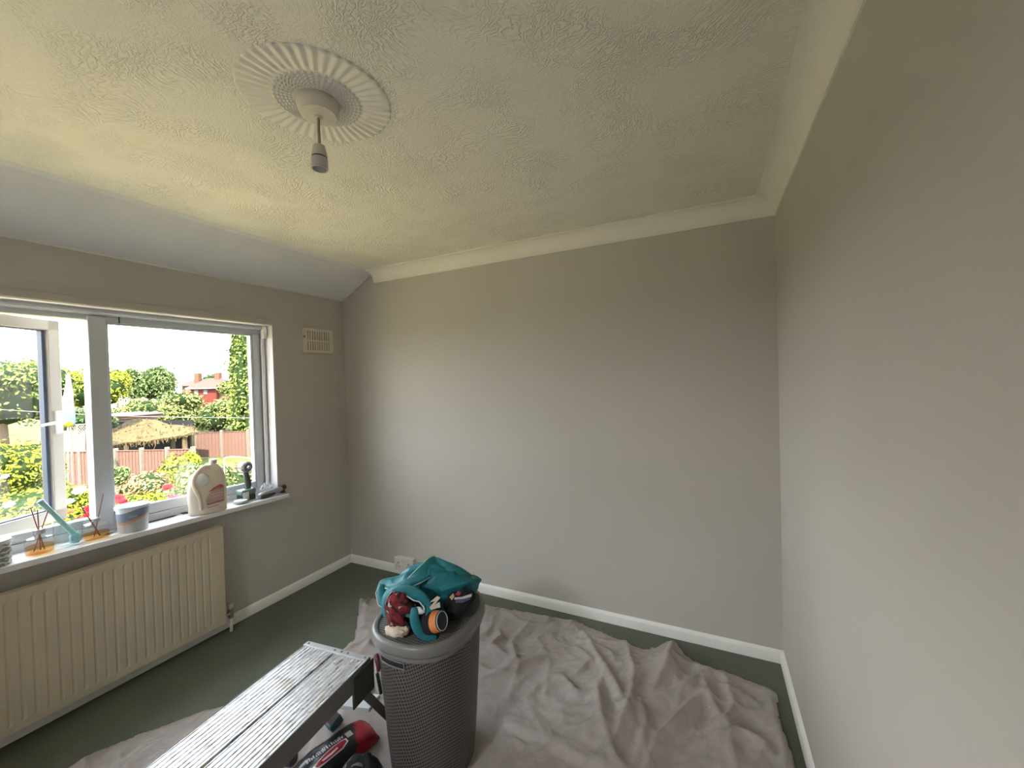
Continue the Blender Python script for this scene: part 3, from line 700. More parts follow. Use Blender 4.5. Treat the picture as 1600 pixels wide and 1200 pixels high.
for l0, l1 in ((0, .026), (PL-.026, PL)):
    ec = prism([(0, PZ-.055), (0, PZ+.0035), (PW, PZ+.0035), (PW, PZ-.055)], l0, l1).build('end_cap', m_al2, plat, bevel=.003)
for s_ in (.016, .145, .176, .205, .283):
    MB().lathe([(.0045, 0), (.0045, .002), (.002, .0032)], pf(s_, .013, PZ+.003), 12).build('rivet', plain('rivet', (.25, .25, .26), .4, .7), plat, smooth=True)
# end bracket plates, folding legs, brace, feet
for sgn, ll in ((1, .0), (-1, PL)):
    lb = lambda q: ll+sgn*q
    for s_, fx in ((.024, -.078), (PW-.024, -.060)):
        topp = pf(s_, lb(.06), PZ-.06); ft = pf(s_+fx, lb(-.18), .012)
        if s_ > .2: ft = pf(s_+fx, lb(-.26), .012)
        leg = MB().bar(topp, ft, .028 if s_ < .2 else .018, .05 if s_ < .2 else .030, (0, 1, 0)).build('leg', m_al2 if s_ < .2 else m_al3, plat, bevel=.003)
        d = (topp-ft).normalized()
        MB().bar(ft-d*.006, ft+d*.05, .036, .058, (0, 1, 0)).build('foot', m_foot, leg, bevel=.003)
    t1 = pf(.024, lb(.06), PZ-.06).lerp(pf(-.054, lb(-.18), .012), .47); t2 = pf(PW-.024, lb(.06), PZ-.06).lerp(pf(PW-.084, lb(-.26), .012), .42)
    MB().bar(t1, t2, .072, .016, (0, 0, 1)).build('brace', plain('pale_brace', (.74, .77, .82), .35, .2), plat, bevel=.002)
    prism([(PW-.001, PZ-.120), (PW-.001, PZ-.008), (PW+.006, PZ-.008), (PW+.006, PZ-.120)], lb(-.012) if sgn > 0 else lb(.10), lb(.10) if sgn > 0 else lb(-.012)).build('hinge_plate', plain('dark_hinge_plate', (.06, .062, .055), .5, .2), plat, bevel=.004)
lp_ = pf(PW+.001, -.014, PZ-.025)
MB().tube([lp_+Vector((.001, .012, .018)), lp_+Vector((.012, .014, -.02)), lp_+Vector((.012, .010, -.04))], [.009, .010, .006], 12).build('release_catch', plain('maroon_catch', (.12, .02, .03), .4), plat, smooth=True)
MB().tube([lp_+Vector((.006, .01, -.05)), lp_+Vector((.012, .02, -.13))], [.006, .006], 10).build('leg_strut', m_blk, plat, smooth=True)

# ------------------------------------------------------------------ pack of wipes on the sheet
wp = thing('wipes_packet', 'red and black packet of wipes lying on the dust sheet between platform and hamper', 'wipes packet', (1.42, -1.36, .01))
WO = Vector((1.385, -1.355, .012)); WA = math.radians(76)
def wf(x, y, z): return WO+Matrix.Rotation(WA, 3, 'Z') @ Vector((x, y, z))
nxw, nyw = 30, 14; LX, LY = .165, .078
topv = []; botv = []
for j in range(nyw+1):
    for i in range(nxw+1):
        u_ = i/nxw*2-1; v2 = j/nyw*2-1
        hgt = .050*(1-abs(u_)**4)**.5*(1-abs(v2)**3.2)**.5
        hgt *= 1+.12*noise.noise(Vector((u_*3, v2*2, 1)))
        cr_ = .004*noise.noise(Vector((u_*9, v2*4, 3)))*(abs(u_)**2)
        topv.append(wf(u_*LX*(1-.04*abs(v2)), v2*LY*(1-.18*abs(u_)**3), .008+hgt+cr_)); botv.append(wf(u_*LX*(1-.04*abs(v2)), v2*LY*(1-.18*abs(u_)**3), .0))
nt_ = len(topv); q_ = lambda i, j, o_: o_+j*(nxw+1)+i
fs = [(q_(i, j, 0), q_(i+1, j, 0), q_(i+1, j+1, 0), q_(i, j+1, 0)) for j in range(nyw) for i in range(nxw)]
fs += [(q_(i, j+1, nt_), q_(i+1, j+1, nt_), q_(i+1, j, nt_), q_(i, j, nt_)) for j in range(nyw) for i in range(nxw)]
fs += [(q_(i, 0, nt_), q_(i+1, 0, nt_), q_(i+1, 0, 0), q_(i, 0, 0)) for i in range(nxw)]+[(q_(i, nyw, 0), q_(i+1, nyw, 0), q_(i+1, nyw, nt_), q_(i, nyw, nt_)) for i in range(nxw)]
fs += [(q_(0, j, 0), q_(0, j+1, 0), q_(0, j+1, nt_), q_(0, j, nt_)) for j in range(nyw)]+[(q_(nxw, j, nt_), q_(nxw, j+1, nt_), q_(nxw, j+1, 0), q_(nxw, j, 0)) for j in range(nyw)]
pk = MB().add(topv+botv, fs).build('packet_body', [plain('black_film', (.018, .018, .022), .28), plain('red_film', (.30, .006, .02), .22)], wp, smooth=True, ang=70)
for p in pk.data.polygons:
    c_ = p.center; l_ = Matrix.Rotation(-WA, 3, 'Z') @ (Vector(c_)-WO)
    if l_.x > .085+l_.y*.4 or (l_.x < -.02 and l_.y > .05): p.material_index = 1
def wtop(x, y):
    u_ = x/LX; v2 = y/LY
    return .008+.050*(1-abs(u_)**4)**.5*(1-abs(v2)**3.2)**.5*(1+.12*noise.noise(Vector((u_*3, v2*2, 1))))+.0018
def wpatch(name, pts, mat_, lift=0):
    nseg_ = 6; b_ = bmesh.new()
    f_ = b_.faces.new([b_.verts.new((x, y, 0)) for x, y in pts])
    bmesh.ops.triangulate(b_, faces=[f_]); bmesh.ops.subdivide_edges(b_, edges=b_.edges[:], cuts=3, use_grid_fill=True)
    for v3 in b_.verts: v3.co = wf(v3.co.x, v3.co.y, wtop(v3.co.x, v3.co.y)+lift)
    me = bpy.data.meshes.new(name); b_.to_mesh(me); b_.free(); o = bpy.data.objects.new(name, me); COL.objects.link(o); me.materials.append(mat_)
    o.parent = wp; o.matrix_parent_inverse = Matrix.Translation(-wp.location); return o
m_wl = plain('white_print', (.75, .70, .70), .35); m_rl = plain('red_label', (.42, .01, .03), .3)
wpatch('label_border', [(-.105,-.030),(-.110,-.048),(-.085,-.050),(.012,-.046),(.040,-.032),(.040,-.012),(.020,-.006),(-.012,-.008)], m_wl)
wpatch('label', [(-.096,-.031),(-.090,-.043),(-.060,-.045),(.010,-.041),(.034,-.029),(.034,-.016),(.018,-.011),(-.010,-.013)], m_rl, .0012)
wpatch('label_print', [(-.070,-.034),(-.066,-.040),(-.030,-.038),(-.002,-.032),(-.004,-.026),(-.034,-.031)], m_wl, .0024)
wpatch('info_print', [(.045,-.018),(.070,-.018),(.070,.012),(.045,.012)], plain('pale_print', (.42, .42, .40), .4))
# blurred row of small pale lettering along the packet (unreadable in the photograph)
lt = MB(); random.seed(11); x = -.108
while x < .03:
    w__ = random.uniform(.004, .008); yb = .000+random.uniform(-.001, .001); hh_ = random.choice((.010, .014, .018))
    for k in range(2):
        xa = x+k*w__*.5
        zt = wtop(xa, yb+.006)+.001
        lt.bar(wf(xa, yb-.002, zt), wf(xa+random.uniform(-.002, .003), yb+hh_, wtop(xa, yb+hh_)+.001), .0018, .001)
    zt = wtop(x, yb)+.001; lt.bar(wf(x, yb+.004, wtop(x, yb+.004)+.001), wf(x+w__*.6, yb+.004, wtop(x+w__*.6, yb+.004)+.001), .0018, .001)
    x += w__+.003
lt.build('lettering', m_wl, wp)

# black camouflage bag at the foot of the hamper, nearest the camera
a = N('black_camouflage_cloth'); v = a.co(); n1 = a.noise(a.scale(v, (1, 1, .5)), 26, 2, .5, .5); n2 = a.noise(v, 31, 2)
c = a.mix(a.ramp(n1, [(.60, 0.0), (.615, 1)], 'LINEAR'), (.006, .006, .009), (.20, .19, .17)); c = a.mix(a.ramp(n2, [(.68, 0.0), (.695, 1)]), c, (.16, .10, .04))
a.base(c); a.rm(.85); a.bump(a.noise(v, 50, 3), .5, .005); m_camo = a.m
cb = MB()
cb.blob((1.655, -1.470, .115), (.080, .066, .105), .12, 2.5, 31, 36, 20).blob((1.750, -1.460, .085), (.085, .055, .078), .12, 2.5, 33, 36, 20)
for p in cb.v: p.z = max(p.z, .012)
camo = cb.build('camouflage_bag', m_camo, smooth=True); tag(camo, 'black camouflage cloth bag on the sheet in front of the hamper, beside the wipes packet', 'bag')
MB().tube([(1.62, -1.50, .145), (1.68, -1.475, .135), (1.75, -1.47, .125), (1.79, -1.50, .10), (1.80, -1.53, .05)], .004, 8).build('drawcord', plain('pale_cord', (.22, .19, .18), .8), camo, smooth=True)
cl_ = thing('tool_clamp', 'small dark blue-black plastic block with a silver screw on the sheet beside the platform', 'clamp', (1.30, -1.53, .02))
bq = at(441, 1196, 1.62); bq.z = .03
MB().bar(bq+Vector((-.045, .0, 0)), bq+Vector((.045, .02, 0)), .045, .04).build('block', plain('navy_block', (.02, .02, .045), .4), cl_, bevel=.004)
MB().tube([bq+Vector((-.06, -.003, .005)), bq+Vector((-.044, 0, .004))], .006, 10).build('screw', plain('silver', (.7, .7, .7), .25, .9), cl_, smooth=True)

# ------------------------------------------------------------------ things on the window sill
m_clear = glassmat('clear_glass', (.97, .985, .98), 1.5)
m_amber = glassmat('amber_oil', (.95, .70, .38), 1.3)
m_collar = plain('silver_collar', (.55, .56, .55), .3, .8)
m_reed = plain('brown_reed', (.36, .14, .07), .7)
def P_(x, y, z=0): return Vector((x, y, sz(y)+z))
# patterned tin
ti = thing('patterned_tin', 'round grey and white patterned tin at the left end of the sill', 'tin', P_(.025, -1.905))
a = N('grey_wave_pattern'); v = a.co(); wv = a.n('TexWave', wave_type='BANDS', bands_direction='Z', i_Scale=14, i_Distortion=9, i_Detail=1, i_Detail_Scale=2.5); a.l(v, wv.inputs[0])
a.base(a.ramp(wv.outputs[1], [(.45, (.20, .22, .21)), (.6, (.62, .62, .60))])); a.rm(.5)
MB().lathe([(.048, 0), (.050, .004), (.050, .092), (.048, .096)], P_(.025, -1.905), 32).build('tin_body', a.m, ti, smooth=True, ang=40)
MB().lathe([(.0515, .090), (.0515, .106), (.046, .108)], P_(.025, -1.905), 32).build('lid', plain('pale_lid', (.72, .72, .70), .4), ti, smooth=True, ang=40)
# round reed diffuser
c0 = P_(.0, -1.765)
df = thing('reed_diffuser', 'round glass reed diffuser with amber oil, between the patterned tin and the tumbler', 'reed diffuser', c0)
MB().lathe([(.045, 0), (.047, .004), (.047, .060), (.040, .072), (.018, .078), (.017, .092)], c0, 32, True, False).build('bottle', m_clear, df, smooth=True, ang=40)
MB().lathe([(.0435, .005), (.0435, .036)], c0, 32).build('amber_oil', m_amber, df, smooth=True, ang=40)
MB().lathe([(.019, .090), (.019, .108), (.010, .109)], c0, 24).build('collar', m_collar, df, smooth=True, ang=40)
for dx, dy, hh_ in ((-.005, -.022, .215), (.0, .032, .19), (.012, -.006, .20)):
    MB().tube([c0+Vector((-dx*.5, -dy*.6, .012)), c0+Vector((dx, dy, hh_))], .0022, 6).build('reed', m_reed, df)
# glass tumbler with teal brush
c0 = P_(.0, -1.672)
tg = thing('glass_tumbler', 'clear glass tumbler holding a teal brush, right of the round diffuser', 'glass', c0)
MB().lathe([(.040, 0), (.046, .004), (.052, .125), (.0505, .126), (.044, .012), (.0, .011)], c0, 32, True, False).build('glass', m_clear, tg, smooth=True, ang=40)
tb = thing('teal_brush', 'pale teal plastic brush leaning in the clear glass tumbler', 'brush', c0+Vector((0, 0, .015)))
m_tb = plain('pale_teal_plastic', (.38, .70, .72), .3)
MB().tube([c0+Vector((0, .030, .018)), c0+Vector((0, .012, .06)), c0+Vector((-.005, -.045, .165)), c0+Vector((-.008, -.085, .238))], [.014, .012, .009, .012], 12).build('handle', m_tb, tb, smooth=True)
MB().blob(c0+Vector((0, .024, .032)), (.024, .022, .028), .12, 5, 3).build('brush_head', plain('teal_bristles', (.30, .58, .62), .8, bump=.6), tb, smooth=True)
# rectangular reed diffuser
c0 = P_(.0, -1.575)
d2 = thing('reed_diffuser', 'rectangular glass reed diffuser with amber oil, in front of the window mullion', 'reed diffuser', c0)
def rect_ring(c, hx_, hy_, z, r=.012):
    R_ = []
    for cx, cy, a0 in ((hx_-r, hy_-r, 0), (-hx_+r, hy_-r, 90), (-hx_+r, -hy_+r, 180), (hx_-r, -hy_+r, 270)):
        for k in range(5):
            t = math.radians(a0+k*22.5); R_.append((c[0]+cx+r*math.cos(t), c[1]+cy+r*math.sin(t), c[2]+z))
    return R_
MB().rings([rect_ring(c0, .028, .044, 0), rect_ring(c0, .030, .046, .004), rect_ring(c0, .030, .046, .070), rect_ring(c0, .026, .041, .080), rect_ring(c0, .0125, .0125, .084, .012), rect_ring(c0, .0125, .0125, .095, .012)], True, False).build('bottle', m_clear, d2, smooth=True, ang=35)
MB().rings([rect_ring(c0, .027, .043, .005), rect_ring(c0, .027, .043, .034)]).build('amber_oil', m_amber, d2, smooth=True, ang=35)
MB().lathe([(.018, .088), (.018, .104), (.010, .105)], c0, 24).build('collar', m_collar, d2, smooth=True, ang=40)
for dx, dy, hh_ in ((-.005, -.058, .200), (.004, .030, .215), (0, -.048, .17)):
    MB().tube([c0+Vector((-dx*.5, -dy*.25, .012)), c0+Vector((dx, dy, hh_))], .0022, 6).build('reed', m_reed, d2)
# filler tub
c0 = P_(.003, -1.432)
tu = thing('filler_tub', 'pale grey plastic filler tub with blue and orange label, centre of the sill', 'tub', c0)
a = N('tub_label'); v = a.n('TexCoord').outputs['Object']; s3 = a.n('SeparateXYZ'); a.l(v, s3.inputs[0])
hgt = a.math('SUBTRACT', a.math('SUBTRACT', s3.outputs[2], c0.z), a.math('MULTIPLY', a.math('SUBTRACT', s3.outputs[1], c0.y), .32))
c = a.ramp(a.math('MULTIPLY', hgt, 6.0), [(.0, (.50, .51, .50)), (.36, (.50, .51, .50)), (.37, (.62, .30, .18)), (.43, (.62, .36, .24)), (.44, (.22, .27, .36)), (.72, (.30, .34, .42)), (.73, (.74, .76, .78))], 'CONSTANT')
a.base(c); a.rm(.35)
MB().lathe([(.058, 0), (.060, .003), (.066, .118), (.069, .119), (.069, .124)], c0, 40).build('tub_body', a.m, tu, smooth=True, ang=40)
MB().lathe([(.071, .121), (.071, .134), (.066, .137), (.064, .134)], c0, 40).build('lid', plain('pale_blue_lid', (.60, .70, .76), .3), tu, smooth=True, ang=40)
MB().tube([c0+Vector((.0695*math.cos(t), .0695*math.sin(t), .112-.012*math.sin(math.pi*(i/10)))) for i, t in enumerate([math.radians(-100-i*16) for i in range(11)])], .0018, 6).build('bail_handle', m_gasket, tu, smooth=True)
tt_ = MB()
def tubp(an, z_): return c0+Vector(((.0606+.006*z_/.118)*math.cos(an), (.0606+.006*z_/.118)*math.sin(an), z_))
for z_, a0_, a1_, h_ in ((.082, -.10, -.62, .010), (.046, -.08, -.70, .003)):
    P_q = [tubp(a0_+(a1_-a0_)*i/9, z_+(.004*(i % 2) if h_ > .005 else 0)) for i in range(10)]
    tp = MB().rings([[p+Vector((0, 0, h_*.5)), p+Vector((.0012, 0, h_*.5)), p+Vector((.0012, 0, -h_*.5)), p+Vector((0, 0, -h_*.5))] for p in P_q])
    tp.build('faded_print', plain('grey_print', (.36, .38, .38), .5), tu)
og = MB().lathe([(.009, 0), (.010, .002), (.010, .022), (.008, .024)], P_(-.07, -1.345), 16).build('orange_cap', plain('salmon_plastic', (.75, .33, .22), .4), smooth=True, ang=40); tag(og, 'small orange cap standing behind the filler tub', 'cap')
ky = thing('keys', 'small dark bunch of keys lying between rectangular diffuser and filler tub', 'keys', P_(-.03, -1.515))
MB().tube([P_(-.03+.010*math.cos(t*.5236), -1.535+.010*math.sin(t*.5236), .003) for t in range(13)], .0012, 6, False).build('key_ring', m_collar, ky, smooth=True)
for k, an in enumerate((.2, -.4)):
    p = P_(-.03, -1.522, .003+.002*k); q = p+Vector((math.sin(an)*.045, math.cos(an)*.045, -.001))
    MB().bar(p, q, .006, .002).lathe([(.010, -.001), (.010, .0015)], p, 14).build('key', plain('dark_key', (.10, .10, .12), .4, .6), ky)
pn = MB().tube([P_(-.052, -1.400, .004), P_(-.058, -1.31, .004), P_(-.062, -1.225, .004), P_(-.064, -1.205, .004)], [.004, .004, .004, .001], 10).build('black_pencil', plain('pencil_black', (.03, .03, .035), .4), smooth=True, ang=40); tag(pn, 'black pencil lying on the sill right of the filler tub', 'pencil')
sc = thing('scissors', 'small dark scissors lying on the sill left of the plastic bottle', 'scissors', P_(-.07, -1.12))
for k, sg in ((0, -1), (1, 1)):
    MB().tube([P_(-.068+sg*.011+.010*math.cos(t*.5236), -1.165+.014*math.sin(t*.5236), .003) for t in range(13)], .002, 6, False).bar(P_(-.068+sg*.006, -1.150, .003), P_(-.070-sg*.002, -1.07, .003+.001*k), .005, .002).build('blade', plain('dark_steel', (.07, .07, .08), .35, .6), sc, smooth=True, ang=40)

# five-litre plastic bottle
c0 = P_(.022, -1.085); JA = math.radians(-24)
ju = thing('plastic_bottle', 'large cream plastic bottle with a moulded handle and pink label on the sill', 'bottle', c0)
m_jug = N('cream_translucent_plastic'); m_jug.base((.76, .68, .56)); m_jug.rm(.42); m_jug.b.inputs['Subsurface Weight'].default_value = .25; m_jug.b.inputs['Subsurface Radius'].default_value = (.04, .03, .02); m_jug.b.inputs['Subsurface Scale'].default_value = .5; m_jug = m_jug.m
Rj = Matrix.Rotation(JA, 3, 'Z')
def jp(dx, dy, z): return c0+Rj @ Vector((dx, dy, z))
def jring(hy0, hy1, hx_, z, n=40, e=3.2):
    R_ = []; cy = (hy0+hy1)/2; hy_ = (hy1-hy0)/2
    for k in range(n):
        t = 2*math.pi*k/n; c, s_ = math.cos(t), math.sin(t)
        R_.append(jp(hx_*abs(c)**(2/e)*(1 if c > 0 else -1), cy+hy_*abs(s_)**(2/e)*(1 if s_ > 0 else -1), z))
    return R_
Z = [(-.088,.088,.052,0),(-.094,.094,.057,.006),(-.095,.095,.058,.10),(-.094,.095,.058,.15),(-.088,.093,.056,.19),(-.074,.088,.052,.225),(-.050,.078,.044,.255),(-.020,.066,.034,.272),(.012,.058,.024,.283),(.018,.050,.017,.290)]
MB().rings([jring(*q) for q in Z], True, True).build('bottle_body', m_jug, ju, smooth=True, ang=60)
MB().lathe([(.017, 0), (.017, .008), (.020, .009), (.020, .026), (.017, .028)], jp(0, .034, .285), 24).build('cap', plain('pink_beige_cap', (.66, .50, .42), .4), ju, smooth=True, ang=40)
MB().tube(crom([jp(.030, .018, .278), jp(.036, -.018, .277), jp(.050, -.052, .243), jp(.060, -.066, .20), jp(.066, -.058, .155), jp(.060, -.040, .10), jp(.058, -.036, .03)], 5), [.008]*0 or .0095, 12).build('moulded_handle', m_jug, ju, smooth=True)
MB().blob(jp(.050, -.022, .205), (.020, .034, .040), .04, 2, 2, 28, 18, rot=Rj).build('handle_recess', plain('pale_recess', (.74, .73, .72), .4), ju, smooth=True)
def jl(name, pts, mat_, lift=.0):
    em = bmesh.new(); em.faces.new([em.verts.new(jp(.0590+lift-(abs(y)/.1)**6*.004, y, z)) for y, z in pts]); me = bpy.data.meshes.new(name); em.to_mesh(me); em.free()
    o = bpy.data.objects.new(name, me); COL.objects.link(o); me.materials.append(mat_); o.parent = ju; o.matrix_parent_inverse = Matrix.Translation(-ju.location)
    q = o.modifiers.new('solid', 'SOLIDIFY'); q.thickness = .0012; q.offset = 1; return o
jl('label', [(-.012,.085),(-.008,.055),(.078,.062),(.080,.155),(.050,.148),(.012,.128)], plain('pink_label', (.50, .34, .30), .45))
jl('label_band', [(.002,.130),(.030,.154),(.060,.168),(.076,.160),(.077,.146)], plain('red_label_band', (.40, .10, .09), .45), .0013)
jl('label_stripe', [(-.006,.060),(-.005,.053),(.072,.064),(.073,.072)], plain('maroon_stripe', (.32, .12, .10), .45), .0016)
jl('label_text', [(.010,.115),(.010,.109),(.070,.116),(.070,.122)], plain('grey_pink_print', (.62, .50, .46), .5), .0016)
jl('label_text', [(.006,.098),(.006,.093),(.066,.100),(.066,.105)], plain('grey_pink_print', (.62, .50, .46), .5), .0016)
jl('label_text', [(-.004,.040),(-.004,.036),(.050,.044),(.050,.048)], plain('maroon_stripe2', (.42, .26, .20), .5), .0016)

# small glass tub, power tool, grey hand tool, clear bag
c0 = P_(.018, -.892)
gt = thing('glass_pot', 'small low clear glass pot between the plastic bottle and the upright power tool', 'pot', c0)
MB().lathe([(.040, 0), (.043, .003), (.045, .034), (.043, .035), (.040, .008), (0, .006)], c0, 32, True, False).build('pot', m_clear, gt, smooth=True, ang=40)
MB().lathe([(.038, .0085), (.039, .020)], c0, 28).build('contents', plain('pale_grey_paste', (.55, .56, .54), .7), gt, smooth=True, ang=40)
c0 = P_(-.035, -.825)
dr = thing('power_tool', 'green and black cordless power tool standing upright on its battery', 'power tool', c0)
m_dk = plain('dark_rubber', (.045, .05, .05), .5); m_gr = plain('green_grey_plastic', (.12, .22, .20), .4)
MB().box(c0+Vector((-.030, -.045, 0)), c0+Vector((.032, .045, .038))).build('battery', m_dk, dr, bevel=.005)
MB().box(c0+Vector((-.034, -.050, .0385)), c0+Vector((.036, .048, .074))).build('foot_housing', m_gr, dr, bevel=.010)
MB().box(c0+Vector((.0365, -.042, .008)), c0+Vector((.040, -.004, .060))).build('white_label', plain('white_sticker', (.75, .75, .72), .4), dr, bevel=.001)
MB().tube(crom([c0+Vector((0, .012, .072)), c0+Vector((0, .016, .10)), c0+Vector((0, .010, .14)), c0+Vector((0, .004, .175)), c0+Vector((0, 0, .195))], 4), [.020,.018,.018,.019,.019,.019,.019,.018,.018,.018,.017,.016,.016,.016,.016,.018,.020], 16).build('grip', m_dk, dr, smooth=True)
MB().tube([c0+Vector((-.035, -.004, .222)), c0+Vector((-.02, -.004, .222)), c0+Vector((.030, -.004, .222)), c0+Vector((.042, -.004, .222))], [.024, .036, .036, .026], 24).build('tool_head', plain('grey_tool_head', (.16, .16, .17), .3, .3), dr, smooth=True, ang=40)
MB().tube([c0+Vector((.042, -.004, .222)), c0+Vector((.056, -.004, .222))], [.013, .010], 16).build('collet', m_collar, dr, smooth=True, ang=40)
c0 = P_(.030, -.70)
ht = thing('hand_tool', 'grey and black hand tool lying on the right end of the sill', 'hand tool', c0)
MB().tube(crom([c0+Vector((-.01, -.085, .018)), c0+Vector((0, -.05, .022)), c0+Vector((.002, .0, .026)), c0+Vector((.004, .05, .030)), c0+Vector((.004, .085, .034))], 4), [.010,.015,.018,.020,.021,.021,.021,.021,.021,.021,.021,.020,.019,.017,.016,.015,.014], 16).build('tool_body', plain('silver_grey_body', (.34, .35, .38), .3, .4), ht, smooth=True)
MB().tube(crom([c0+Vector((.012, -.075, .014)), c0+Vector((.016, -.03, .016)), c0+Vector((.018, .02, .018))], 4), [.009,.012,.013,.014,.014,.013,.012,.010,.007], 14).build('rubber_grip', m_dk, ht, smooth=True)
MB().tube([c0+Vector((.004, .078, .036)), c0+Vector((.006, .104, .042))], [.016, .017], 20).build('nose', plain('dark_red_nose', (.09, .03, .03), .4), ht, smooth=True, ang=40)
MB().tube([c0+Vector((.010, .070, .012)), c0+Vector((.012, .092, .0135))], [.010, .013], 16).build('trigger_knob', m_dk, ht, smooth=True, ang=40)
a = N('crinkled_clear_plastic'); a.base((.85, .85, .87)); a.rm(.12); a.b.inputs['Alpha'].default_value = .35; a.bump(a.noise(a.co(), 50, 3), .9, .01)
pb = MB().blob(P_(-.022, -.690, .040), (.034, .040, .042), .30, 3.4, 13, 32, 20)
for p in pb.v: p.z = max(p.z, sz(p.y)+.001); p.y = min(p.y, WY1-.008); p.x = max(p.x, -.066)
tag(pb.build('plastic_bag', a.m, smooth=False), 'small crinkled clear plastic bag in the right corner of the sill', 'plastic bag')

# ------------------------------------------------------------------ the garden outside
GZ = -2.7
a = N('lawn'); v = a.co(); a.base(a.ramp(a.noise(v, 3, 6), [(.3, (.035, .045, .012)), (.7, (.07, .075, .025))])); a.rm(.9); m_lawn = a.m
m_bounce = plain('yellow_bounce', (.35, .295, .145), .9, var=.15, nsc=5)
struct(MB().box((-11, -12, GZ), (XO, 10, GZ+.03)).build('ground_bounce', m_bounce))  # unseen yellow ground added to bounce sunlight onto the ceiling
struct(MB().box((-120, -60, GZ-.2), (XO, 90, GZ)).build('ground', m_lawn))
def leafmat(name, c1, c2, c3):
    a = N(name); ri = a.n('NewGeometry').outputs['Random Per Island']
    a.base(a.ramp(ri, [(.0, c1), (.5, c2), (1, c3)])); a.rm(.6); a.b.inputs['Specular IOR Level'].default_value = .15
    return a.m
GK = .62
def gc(*c): return tuple(q*GK for q in c)
m_yel = leafmat('yellow_green_leaves', gc(.12, .15, .01), gc(.22, .24, .02), gc(.32, .31, .04))
m_mid = leafmat('mid_green_leaves', gc(.05, .085, .025), gc(.10, .15, .05), gc(.19, .22, .09))
m_olv = leafmat('olive_leaves', gc(.10, .12, .035), gc(.18, .20, .06), gc(.28, .28, .10))
m_drk = leafmat('dark_green_leaves', gc(.02, .045, .02), gc(.05, .08, .035), gc(.12, .14, .06))
m_pnk = leafmat('pinkish_leaves', gc(.16, .13, .05), gc(.26, .20, .09), gc(.36, .25, .14))
m_brt = leafmat('fresh_green_leaves', gc(.08, .13, .02), gc(.16, .21, .04), gc(.27, .29, .08))
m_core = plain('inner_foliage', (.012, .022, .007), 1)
m_bark = plain('bark', (.10, .07, .05), .9)
def bush(name, label, cat, px, py, hw, hh, t, m_, n=1500, leaf=3.0, seed=1, lumps=7, group=None, stem=True, dr_=None, core=.8):
    ck = core
    rnd = random.Random(seed); c = at(px, py, t); rx = hw*t/F0; rz = hh*t/F0; ry = dr_ or rx
    root = thing(name, label, cat, Vector((c.x, c.y, GZ)), group)
    L_ = [(Vector((0, 0, 0)), .74)]
    for i in range(lumps):
        th_ = rnd.uniform(0, 2*math.pi); ph = rnd.uniform(-.5, .8)
        L_.append((Vector((math.cos(th_)*.55*math.cos(ph), math.sin(th_)*.55*math.cos(ph), math.sin(ph)*.62)), rnd.uniform(.28, .45)))
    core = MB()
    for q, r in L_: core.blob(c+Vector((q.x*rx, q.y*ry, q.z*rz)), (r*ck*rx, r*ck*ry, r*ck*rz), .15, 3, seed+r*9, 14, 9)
    fo = MB(); ls = leaf*t/F0
    for i in range(n):
        q, r = L_[rnd.randrange(len(L_))]
        d = Vector((rnd.gauss(0, 1), rnd.gauss(0, 1), rnd.gauss(0, 1)))
        if d.length < .1: continue
        d.normalize(); rr_ = r*rnd.uniform(ck, 1.14)
        p = c+Vector(((q.x+d.x*rr_)*rx, (q.y+d.y*rr_)*ry, (q.z+d.z*rr_)*rz))
        nn_ = (d+Vector((rnd.gauss(0, .5), rnd.gauss(0, .5), rnd.gauss(.3, .5)))).normalized()
        e_ = nn_.orthogonal().normalized(); e_ = Matrix.Rotation(rnd.uniform(0, 6.28), 3, nn_) @ e_; g_ = nn_.cross(e_); s_ = ls*rnd.uniform(.6, 1.3)
        fo.add([p-e_*s_, p-g_*s_*.5+nn_*s_*.15, p+e_*s_, p+g_*s_*.5+nn_*s_*.15], [(0, 1, 2, 3)])
    fol = fo.build('foliage', m_, root)
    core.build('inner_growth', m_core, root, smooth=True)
    if stem:
        tr_ = MB().tube([(c.x, c.y, GZ), (c.x+.03, c.y, (GZ+c.z)/2), (c.x, c.y+.02, c.z)], [max(.05, rx*.10), max(.04, rx*.08), max(.03, rx*.04)], 8); tr_.build('trunk', m_bark, root, smooth=True)
    return root
bush('tree', 'broad yellow-green tree at the far left of the window view', 'tree', 0, 616, 95, 72, 16, m_brt, 8500, 3.0, 3, 18)
bush('shrub', 'tall bright yellow-green hedge shrub below the broad tree, behind the open casement', 'shrub', -8, 752, 88, 90, 11.2, m_yel, 9500, 3.2, 4, 18)
bush('tree', 'small bright yellow-topped tree seen on both sides of the window mullion', 'tree', 150, 610, 52, 44, 21, m_yel, 4600, 2.6, 5, 9)
bush('tree', 'dark green tree low behind the white lattice trellis', 'tree', 135, 655, 42, 26, 17.2, m_drk, 1800, 2.6, 6)
bush('tree', 'tall loose green tree left of the red brick house', 'tree', 233, 602, 44, 54, 42, m_mid, 7000, 2.0, 7, 22, core=.5)
bush('tree', 'small pale tree at the left of the tall loose green tree', 'tree', 182, 600, 22, 26, 36, m_olv, 900, 2.2, 8)
bush('shrub', 'olive rounded shrub behind the pergola, leftmost of the three', 'shrub', 222, 645, 34, 28, 28.5, m_olv, 3200, 2.4, 9)
bush('shrub', 'large olive green shrub below the red brick house', 'shrub', 270, 642, 46, 38, 33, m_olv, 5600, 2.2, 10, 14)
bush('shrub', 'dense green shrub behind the tall fence, left of the tall narrow tree', 'shrub', 338, 652, 44, 32, 38, m_olv, 5000, 2.3, 11, 14)
bush('tree', 'tall narrow bright green tree at the right edge of the window', 'tree', 392, 600, 38, 205, 28.5, m_brt, 13000, 2.5, 12, 34, core=.6)
